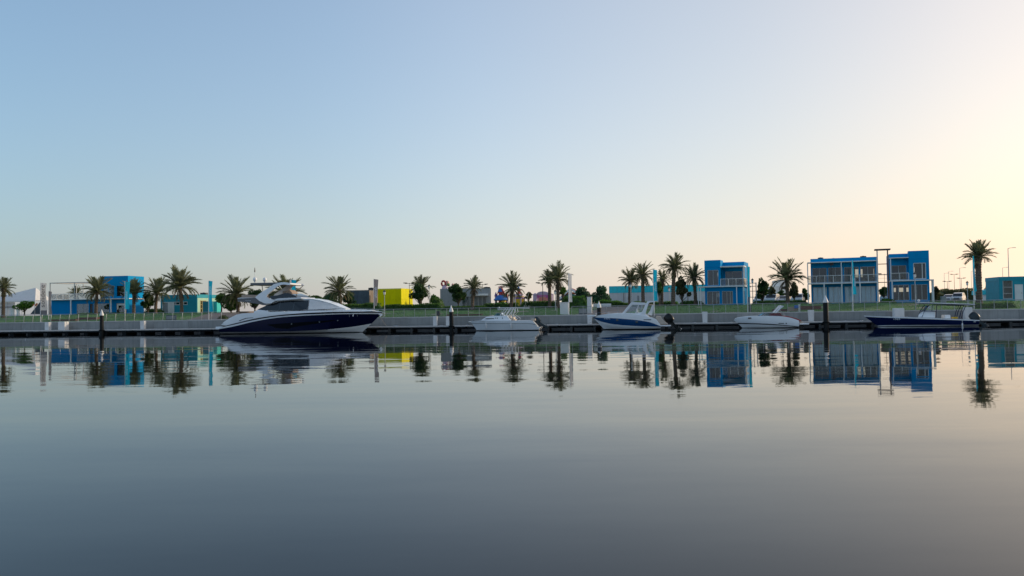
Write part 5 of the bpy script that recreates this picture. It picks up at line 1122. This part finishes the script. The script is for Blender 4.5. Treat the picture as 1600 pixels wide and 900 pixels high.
# ---------------------------------------------------------------- red trimmed bowrider (bow to the left)
Br = Boat('bowrider', 'small white bowrider with black hull line, red seats and wake arch', 1147, -1.6, 2.5, (1130, 465, 10.0)); o = Br.o; B_ = Br.B
rows = [([(300, 468), (450, 473), (800, 474), (1180, 470)], .80), ([(238, 412), (400, 416), (700, 425), (1000, 443), (1182, 460)], .92), ([(222, 396), (400, 400), (700, 408), (1000, 432), (1182, 450)], .94),
        ([(190, 372), (400, 373), (800, 378), (1182, 388)], 1.0), ([(165, 352), (205, 322), (300, 304), (430, 290), (650, 285), (900, 292), (1050, 315), (1180, 358)], .93)]
mb, L_ = Br.hull(rows, [0, 1, 0, 0], 28, full=.5); mb.build('hull', [M['gel'], M['black'], M['hullbot']], o, True); Br.deck(L_[-1], M['gel'], -.03)
ws = Br.block('windscreen', [(570, 290), (645, 241), (900, 238), (955, 284), (900, 288)], B_ * .76, B_ * .66, M['glass'])
Br.tubes('windscreen_frame', [[(570, 290), (645, 241), (900, 238), (955, 284)], [(680, 242), (610, 290)]], .022, M['chrome'], y=B_ * .76)
Br.block('red_seats', [(740, 292), (760, 250), (900, 244), (930, 288)], B_ * .62, B_ * .56, M['red'], bevel=.04)
Br.block('red_sunpad', [(930, 296), (990, 286), (1080, 306), (1160, 330), (1225, 362), (1180, 372), (960, 312)], B_ * .80, B_ * .72, M['red'], bevel=.03)
Br.plates('wake_arch', [(795, 240), (880, 150), (905, 124), (935, 124), (940, 142), (905, 165), (830, 240)], lambda x, z: B_ * .88, M['gel'], o, 0, .06)
Br.tubes('arch_strut', [[(872, 190), (962, 268)], [(800, 238), (870, 168)]], .035, M['steel'], y=B_ * .84)
x, z = Br.P(920, 132); MB().path([(x, -B_ * .88, z), (x, B_ * .88, z)], .07, 8).build('arch_top', M['gel'], o, True)
x, z = Br.P(412, 320); MB().prism([(x - .2, z - .06), (x + .2, z - .06), (x + .17, z + .07), (x - .14, z + .07)], -B_ * .80, -B_ * .70).build('side_vent', M['dglass'], o)
x, z = Br.P(980, 402); MB().ell((x, -B_ * .98, z), .07, .04, .07).build('exhaust_cap', M['black'], o)
x, z = Br.P(900, 400); MB().bx(x - .3, x + .3, -B_ * .985 - .012, -B_ * .96, z - .05, z + .03).build('name_plate', M['grey'], o)
MB().bx(Br.P(1180, 0)[0], Br.P(1332, 0)[0], -B_ * .8, B_ * .8, Br.P(1250, 422)[1], Br.P(1250, 402)[1]).build('swim_platform', M['gel'], o, bevel=.03)
Br.block('transom_trim', [(1178, 395), (1190, 372), (1235, 370), (1240, 400)], B_ * .7, B_ * .66, M['cream'], bevel=.03)
Br.block('stern_drive', [(1190, 425), (1260, 430), (1300, 462), (1230, 475), (1190, 450)], .2, .2, M['black'])

# ---------------------------------------------------------------- navy console boat (bow to the left)
Cc = Boat('console_boat', 'long navy open console boat with white T-top and outboard', 1350, -1.7, 2.9, (1340, 460, 7.27), dz=0.12); o = Cc.o; B_ = Cc.B
rows = [([(235, 376), (400, 381), (800, 381), (1375, 379)], .78), ([(225, 366), (330, 364), (600, 360), (1000, 358), (1375, 356)], .88), ([(82, 266), (300, 276), (560, 284), (1000, 300), (1375, 313)], 1.0),
        ([(70, 252), (300, 262), (560, 271), (1000, 288), (1380, 303)], .99)]
mb, L_ = Cc.hull(rows, [0, 1, 0], 28, full=.6); mb.build('hull', [M['gel'], M['navy2'], M['hullbot']], o, True); Cc.deck(L_[-1], M['gel'], -.05)
tt = MB(); za, zb = Cc.P(1000, 128)[1], Cc.P(1000, 112)[1]
xa, xb_ = Cc.P(735, 0)[0], Cc.P(1332, 0)[0]; zsl = (Cc.P(698, 108)[1] - Cc.P(1332, 126)[1]) / (xb_ - xa)
def slab(h0, h1, k): return [[(xa, -B_ * .72 * k, za + h0 - zsl * 0 + (xb_ - xa) * zsl * .5), (xb_, -B_ * .78 * k, za + h0 - (xb_ - xa) * zsl * .5), (xb_, B_ * .78 * k, za + h0 - (xb_ - xa) * zsl * .5), (xa, B_ * .72 * k, za + h0 + (xb_ - xa) * zsl * .5)] for h0 in (h0, h1)]
MB().loft(slab(.07, .16, 1.0)).build('t_top', M['gel'], o, bevel=.03); MB().loft(slab(0, .068, .97)).build('t_top_frame', M['navy2'], o)
Cc.tubes('t_top_leg', [[(742, 272), (775, 195), (825, 130)], [(902, 276), (908, 190), (912, 130)], [(1168, 286), (1190, 200), (1222, 138)], [(1192, 286), (1212, 205), (1244, 138)], [(780, 200), (900, 204)], [(912, 132), (1225, 138)]], .042, M['navy2'], y=B_ * .52)
cs = Cc.block('console', [(738, 276), (748, 240), (790, 206), (890, 200), (902, 215), (900, 280)], B_ * .42, B_ * .36, M['gel'], bevel=.05)
Cc.block('windscreen', [(782, 204), (826, 138), (894, 136), (892, 202)], B_ * .34, B_ * .3, M['clear'])
x, z = Cc.P(858, 175); MB().lathe([(.13, 0), (.15, .1), (.1, .28), (.02, .3)], 10, (x, .1, z)).build('instrument_pod', M['gel'], o, True)
x, z = Cc.P(915, 235); MB().path([(x + .06 + .17 * math.sin(a) * .4, .17 * math.cos(a), z + .17 * math.sin(a)) for a in [6.2832 * i / 14 for i in range(15)]], .014, 5).build('steering_wheel', M['chrome'], o)
Cc.block('leaning_post', [(1008, 286), (1012, 246), (1072, 244), (1076, 288)], B_ * .42, B_ * .40, M['gel'], bevel=.04)
Cc.block('yellow_buoy_bag', [(1112, 288), (1116, 270), (1168, 268), (1172, 288)], .3, .28, M['p_yel'], bevel=.04)
x, z = Cc.P(709, 105); MB().lathe([(.03, 0), (.05, .1), (.14, .16), (.15, .30), (.05, .38)], 12, (x + .1, -.3, z)).build('anchor_light', M['lampglass'], o, True)
x, z = Cc.P(1320, 120); MB().path([(x, .5, z), (x + .1, .5, z + .5)], .03, 5).build('rod_holder', M['galv'], o)
x, z = Cc.P(445, 293); text('registration', '1965', .3, M['wink'], o, (x, -Cc.hy(x, z) - .06, z), (math.pi / 2 + .08, 0, R(-11)), 1.25)
x, z = Cc.P(1320, 323); MB().bx(x - .12, x + .12, -B_ * .93 - .02, -B_ * .9, z - .03, z + .03).build('name_plate', M['wink'], o)
x, z = Cc.P(1180, 262); 
fender(Cc, 1176, 358, -B_ * .95 - .1, .35)
outboard(Cc, 1400, 318, (-.0,), 44, 1.4, 'cowl')
Cc.tubes('bow_rail', [[(560, 272), (565, 262), (730, 266)]], .016, M['chrome'], y=B_ * .9)

# mooring lines
def rope(a, b_, lab, sagg=.25):
    pts = [Vector(a).lerp(Vector(b_), i / 10) - Vector((0, 0, sagg * math.sin(math.pi * i / 10))) for i in range(11)]
    tag(MB().path(pts, .018, 5).build('mooring_line', M['cream']), lab, 'rope', 'mooring lines')
def bl(b_, X, Yy, y): x, z = b_.P(X, Yy); p = b_.f.o + b_.f.d * x + b_.f.n * y; return (p.x, p.y, z)
for b_, X, Yy, y, px, lab in ((Y, 1440, 500, .4, 604, 'mooring line from the yacht bow to the dock'), (Y, 130, 590, 2.3, 335, 'mooring line from the yacht stern to the dock'), (Cb, 200, 392, .3, 736, 'mooring line from the white cabin boat bow to the dock'),
                              (Cr, 200, 340, .3, 917, 'mooring line from the cruiser bow to the dock'), (Br, 260, 318, .4, 1143, 'mooring line from the bowrider to the dock'), (Cc, 200, 262, .3, 1346, 'mooring line from the console boat bow to the dock')):
    q = L(uof(px, .3), .25, .70); rope(bl(b_, X, Yy, y), q, lab)

# ================================================================ flags, lamps, park furniture, cars
def flag(px, top, bot, pxr, polebase_v, lab, m, poletop=None, txt=None, tm='wink', skew=0.0, feather=False, base_band=None, group='banner flags along the railing'):
    f = Front(px, polebase_v, -10); o = thing('banner_flag', lab, 'flag', f.o, f.rot, group); zt, zb = f.z(px, top), f.z(px, bot); wd = f.x(pxr)
    MB().path([(0, 0, 0), (0, 0, zt * .6), (0.0, 0, zt + .05)], [.055, .045, .025], 8).build('pole', M['white'], o, True)
    MB().lathe([(.12, 0), (.12, .05), (.06, .07)], 10).build('pole_base', M['steel'], o)
    n = 16; vs_ = []; rnd = random.Random(px); ph = rnd.uniform(0, 6)
    for i in range(n + 1):
        t_ = i / n; zz = zt + (zb - zt) * t_
        wv = wd * ((0.12 + .88 * t_ ** .8) if feather else (1 - .12 * math.sin(math.pi * t_) + skew * t_))
        for j in range(5): q = j / 4; vs_.append((.03 + wv * q, .10 * math.sin(t_ * 5 + ph) * q + .04 * math.sin(q * 5 + t_ * 3), zz + (.12 if feather else -.10) * q * (1 - t_)))
    cl_ = MB().add(vs_, [(i * 5 + j, i * 5 + j + 1, i * 5 + j + 6, i * 5 + j + 5) for i in range(n) for j in range(4)]).build('banner', M[m], o, True, sharp=False)
    if base_band: MB().bx(.02, wd, .04, .06, zb - base_band, zb).build('lower_banner', M['gflag'], o)
    if txt: text('lettering', txt[0], txt[1], M[tm], cl_, (wd * .52, -.22, zb + (zt - zb) * txt[2]), (math.pi / 2, -math.pi / 2, 0), 1.0)
    return o
flag(63.3, 442, 485, 73.2, 4.2, 'white banner with dark vertical lettering at the left of the picture', 'wflag', txt=('solidere', 1.05, .52), tm='ink', base_band=.75)
flag(76.0, 455, 492, 80.5, 9, 'slim grey banner behind the white lettered banner', 'gflag')
flag(195.2, 440, 483, 203, 4.2, 'cyan banner with small white lettering before the left blue house', 'cyan', txt=('alzorah', .42, .50), skew=-.1)
flag(326.2, 438.5, 487, 332, 4.2, 'cyan banner beside the turquoise boxes left of the yacht', 'cyan', txt=('alzorah', .42, .68))
flag(455.5, 437, 458, 463, 16, 'cyan banner seen behind the yacht flybridge', 'cyan')
flag(453.0, 436.5, 452, 458, 22, 'whitish banner just left of the cyan one behind the flybridge', 'wflag')
flag(584.5, 436, 478, 591.5, 4.6, 'tattered grey lettered banner left of the yellow building', 'gflag', txt=('alzorah', .5, .5), skew=-.35)
flag(889.0, 427, 472, 894, 4.6, 'white banner on a pole before the striped roof play house', 'wflag')
flag(1021.5, 421, 470, 1027.5, 6, 'cyan banner beside the palms of the teal warehouse', 'cyan', txt=('alzorah', .42, .45))
flag(1168.3, 416, 464, 1172.5, 4.6, 'narrow cyan banner at the right edge of the blue tower house', 'cyan')
flag(1332.6, 407.5, 460, 1338.5, 4.6, 'cyan feather banner before the long balcony house', 'cyan', feather=True, txt=('alzorah', .36, .36))
flag(1521.8, 401, 455, 1526.5, 4.6, 'pale teal feather banner before the rightmost palm', 'cyan', feather=True)

def lamp(px, top, v, lab, kind=0, r=.05):
    f = Front(px, v, -10); o = thing('street_lamp', lab, 'street lamp', f.o, f.rot, 'lamp posts'); h = f.z(px, top)
    MB().path([(0, 0, 0), (0, 0, h * .5), (0, 0, h - .05)], [r * 1.3, r, r * .75], 8).build('post', M['steel'] if kind != 1 else M['dsteel'], o, True)
    if kind == 0:
        MB().lathe([(.08, h - .75), (.14, h - .7), (.17, h - .35), (.1, h - .3)], 12).build('diffuser', M['lampglass'], o, True); MB().lathe([(.2, h - .3), (.22, h - .24), (.05, h - .1), (.02, h)], 12).build('cap', M['dsteel'], o, True)
    elif kind == 1:
        for sg in (-1, 1): MB().bx(sg * .75 - .3, sg * .75 + .3, -.25, .25, h - .12, h).build('lamp_head', M['dsteel'], o)
        MB().bx(-.8, .8, -.04, .04, h - .2, h - .125).build('cross_arm', M['dsteel'], o)
    else:
        MB().path([(0, 0, h - .1), (.35, 0, h), (.9, 0, h + .05)], [r * .7, r * .6, r * .5], 6).build('arm', M['steel'], o, True); MB().bx(.8, 1.4, -.12, .12, h - .0, h + .09).build('lamp_head', M['steel'], o)
    return o
lamp(601, 452.5, 8, 'white capped park lamp before the yellow building')
lamp(640, 441.5, 38, 'twin headed dark lamp post right of the yellow building', 1)
lamp(671, 444, 24, 'slim park lamp between the round tree and the grey building')
lamp(746.5, 440.5, 46, 'twin headed lamp post, left of two above the grey building', 1)
lamp(754.5, 443.5, 52, 'twin headed lamp post, right of two above the grey building', 1)
lamp(803, 450, 20, 'slim lamp post beside the palm at the funfair')
lamp(848.5, 441, 22, 'thin dark lamp post before the pink pavilion', 1, .06)
lamp(868, 452, 11, 'short park lamp beside the pair of palms')
lamp(986, 441, 12, 'park lamp at the left end of the warehouse palms')
lamp(1046, 448, 40, 'slim lamp post behind the tallest warehouse palm')
lamp(1176.5, 434.5, 26, 'dark topped lamp post right of the blue tower house')
lamp(1430.5, 424.5, 5.5, 'white globe lamp before the right block of the balcony house')
lamp(1383, 427, 26, 'thin floodlight post inside the steel link', 1, .03)
lamp(1577.5, 387.5, 70, 'tall street light above the teal cabin at far right', 2, .08)
lamp(1568, 418, 120, 'second street light behind the teal cabin', 2, .06)
for px, top, v, k, lab in ((1476.5, 427, 150, 2, 'farthest left street light on the right skyline'), (1483.5, 424, 170, 2, 'thin street light second on the right skyline'), (1492, 428, 140, 1, 'leaning crane like mast on the right skyline'),
                        (1501, 418.5, 110, 2, 'taller street light on the right skyline'), (1512.2, 438.5, 34, 0, 'park lamp on the shrub bank at right'), (1518.8, 424, 160, 2, 'street light just left of the rightmost palm'), (1481, 439, 120, 1, 'low twin headed mast on the right skyline'), (1503, 434, 125, 1, 'low floodlight mast behind the taller street light')):
    lamp(px, top, v, lab, k, .055)
# trellis tower right of the blue tower house
f = Front(1171.5, 24, -10); o = thing('steel_trellis', 'small steel trellis frame right of the blue tower house', 'trellis', f.o, f.rot); xr, zt = f.x(1182), f.z(1177, 441.5)
for q in (0, xr): MB().bx(q - .07, q + .07, -.07, .07, 0, zt).build('upright', M['steel'], o)
for q in (.35, .62, .84, .98): MB().bx(.07, xr - .07, -.05, .05, zt * q - .06, zt * q + .02).build('crossbar', M['brown'], o)

def block_thing(name, lab, cat, px0, px1, top, v, m, depth=.5, bot=None, parts=(), group=None):
    f = Front(px0, v, -10); o = thing(name, lab, cat, f.o, f.rot, group); wd, h = f.x(px1), f.z((px0 + px1) / 2, top); z0 = 0 if bot is None else f.z((px0 + px1) / 2, bot)
    MB().cb(0, wd, 0, depth, z0, h, .02).build('body', M[m], o); return o, f, wd, h
def planter(a, b_, top, v, lab):
    o, f, wd, h = block_thing('brick_planter', lab, 'planter', a, b_, top, v, 'brick', .9, group='red brown brick planters on the lawn'); n = max(3, int(wd / .6)); MB().bx(-.04, wd + .04, -.04, .94, h, h + .05).build('coping', M['brick'], o)
    rr = 2
    for j in range(rr):
        for i in range(n): MB().bx(wd * (i + .02) / n, wd * (i + .98) / n, -.015, -.001, h * j / rr + .01, h * (j + 1) / rr - .01).build('brick_course', M['brick'], o)
planter(80, 118, 499.5, 6.5, 'low red brown planter left of the black pile at left'); planter(120, 150, 496.5, 8, 'stepped red brown planter right behind the left black pile')
planter(697, 752, 491.5, 6.2, 'low red brown planter below the slim palm'); planter(1208, 1246, 483.5, 6.2, 'low red brown planter behind the bowrider arch'); planter(1250, 1283, 478.5, 8, 'red brown planter left of the right black pile')
o, f, wd, h = block_thing('info_panel', 'grey sloping information panel below the tall palm at the teal kiosk', 'sign', 259, 275, 492.5, 5.2, 'charcoal', .2); MB().bx(.08, wd - .08, -.012, -.002, h * .2, h - .1).build('panel_face', M['greyp'], o)
o, f, wd, h = block_thing('gate_pillar', 'broad white gate pillar beside the pair of palms', 'pillar', 875, 888, 473, 6.0, 'white', .7); MB().bx(-.05, wd + .05, -.05, .75, h + .002, h + .08).build('pillar_cap', M['white'], o)
o, f, wd, h = block_thing('gate_pillar', 'tall pale gate pillar left of the park path', 'pillar', 917.5, 924.5, 464.5, 6.5, 'white', .8); MB().bx(-.03, wd + .03, -.03, .83, h + .002, h + .06).build('pillar_cap', M['white'], o)
o, f, wd, h = block_thing('sign_panel', 'low dark grey panel between the two pale gate pillars', 'sign', 904, 917, 481.5, 5.2, 'charcoal', .12); MB().bx(.06, wd - .06, -.012, -.002, .2, h - .08).build('panel_face', M['greyp'], o)
o, f, wd, h = block_thing('low_barrier', 'low white barrier wall behind the cruiser bow', 'barrier', 927, 955, 474.5, 17, 'white', .2)
for i in range(5): MB().bx(wd * (i + .05) / 5, wd * (i + .95) / 5, -.015, -.002, .15, h - .08).build('panel', M['white'], o)
o, f, wd, h = block_thing('notice_board', 'tan notice board on the lawn behind the bowrider arch', 'sign', 1231, 1247, 479.5, 5.4, 'tan', .08, bot=486); [MB().bx(q, q + .06, .01, .07, 0, .62).build('leg', M['steel'], o) for q in (.1, wd - .16)]
o, f, wd, h = block_thing('life_ring_post', 'slim white post with blue box beside the tan notice board', 'post', 1247.6, 1249.4, 475.5, 5.2, 'white', .15); MB().cb(-.5, -.02, -.05, .2, h - .5, h - .1, .03).build('blue_box', M['p_blue'], o)
o, f, wd, h = block_thing('utility_cabinet', 'grey utility cabinet beside the silver van at right', 'cabinet', 1472, 1479, 463, 12, 'greyp', .6); MB().bx(.05, wd - .05, -.015, -.002, .1, h - .08).build('cabinet_door', M['greyp'], o)
o, f, wd, h = block_thing('litter_bin', 'small dark litter bin behind the railing left of the central pile', 'bin', 682, 686.5, 486.5, 6, 'dsteel', .45); MB().bx(-.04, wd + .04, -.04, .49, h + .002, h + .05).build('bin_lid', M['dsteel'], o)
o, f, wd, h = block_thing('litter_bin', 'dark litter bin beside the pole of the narrow cyan banner', 'bin', 1170.5, 1174, 477.5, 5.5, 'dsteel', .45); MB().bx(-.04, wd + .04, -.04, .49, h + .002, h + .05).build('bin_lid', M['dsteel'], o)
f = Front(574, 12, -10); o = thing('white_guard_rail', 'white two bar guard rail above the yacht bow', 'rail', L(uof(560, 7), 7, gz(7)), -QA); ln = uof(601, 7) - uof(560, 7)
for zz_ in (.55, 1.0): MB().path([(0, 0, zz_), (ln, 0, zz_)], .045, 6).build('bar', M['white'], o)
for i in range(5): MB().bx(ln * i / 4 - .04, ln * i / 4 + .04, -.04, .04, 0, 1.04).build('post', M['white'], o)

def car(px, v, yaw, lab, paint='carw', suv=True, sc_=1.0):
    p = base(px, v); o = thing('parked_car', lab, 'car', (p.x, p.y, PLAT + .02), R(yaw), 'cars in the car park')
    prof = [(-2.25, .35), (-2.3, .75), (-2.2, .98), (-1.3, 1.05), (-.75, 1.62), (.2, 1.74), (1.6, 1.70), (2.1, 1.15), (2.28, .95), (2.3, .4), (2.1, .3), (-2.1, .3)] if suv else [(-2.3, .32), (-2.3, .7), (-2.1, .85), (-1.1, .95), (-.35, 1.40), (.6, 1.45), (1.5, 1.05), (2.2, .98), (2.3, .45), (2.1, .28), (-2.1, .28)]
    wd = lambda x, z: .90 - max(0, z - .95) * .22
    MB().prism(prof, lambda x, z: -wd(x, z), wd).build('body', M[paint], o, bevel=.05)
    for sg in (-1, 1):
        g = [(-1.15, 1.1), (-.7, 1.55), (.2, 1.64), (1.5, 1.6), (1.8, 1.15)] if suv else [(-.95, .98), (-.32, 1.34), (.55, 1.38), (1.25, 1.06)]
        MB().prism(g, lambda x, z: sg * (wd(x, z) + .008), lambda x, z: sg * (wd(x, z) - .02)).build('side_window', M['dglass'], o)
    q = ((-1.27, 1.08), (-.80, 1.56)) if suv else ((-1.05, .98), (-.42, 1.35))
    MB().prism([(q[0][0] - .02, q[0][1]), (q[1][0] - .02, q[1][1]), (q[1][0] + .03, q[1][1]), (q[0][0] + .03, q[0][1])], -.74, .74).build('windscreen', M['dglass'], o)
    for sx in (-1.42, 1.42):
        for sg in (-1, 1):
            w_ = MB().lathe([(.20, -.1), (.33, -.09), (.34, 0), (.33, .09), (.20, .1)], 16).build('wheel', M['tyre'], o, True); w_.matrix_local = Matrix.Translation((sx, sg * .82, .34)) @ Matrix.Rotation(math.pi / 2, 4, 'X')
            MB().lathe([(.02, -.105), (.2, -.105), (.2, .105), (.02, .105)], 12).build('rim', M['chrome'], w_)
    for sg in (-1, 1): MB().cb(-2.33, -2.2, sg * .62 - .2, sg * .62 + .2, .68, .86, .02).build('headlight', M['lampglass'], o); MB().cb(2.2, 2.33, sg * .66 - .12, sg * .66 + .12, .75, 1.0, .02).build('tail_light', M['p_red'], o)
    MB().bx(-2.335, -2.25, -.5, .5, .45, .66).build('grille', M['black'], o)
    return o
car(1189, 34, 62, 'white saloon car, leftmost of the parked cars', suv=False); car(1198, 40, 70, 'white car half hidden behind the leftmost parked saloon', suv=True)
car(1207, 34, 60, 'white estate car second from left among the parked cars'); car(1226, 36, 58, 'white saloon behind the trunk of the broad palm', suv=False); car(1247, 34, 64, 'white off-roader, rightmost of the parked cars by the balcony house')
car(1386, 36, 60, 'white car seen through the steel link'); car(1484, 64, 50, 'small white car on the ramp at right', 'carw', suv=False); car(1498, 62, 52, 'silver van on the ramp at right', 'cars')
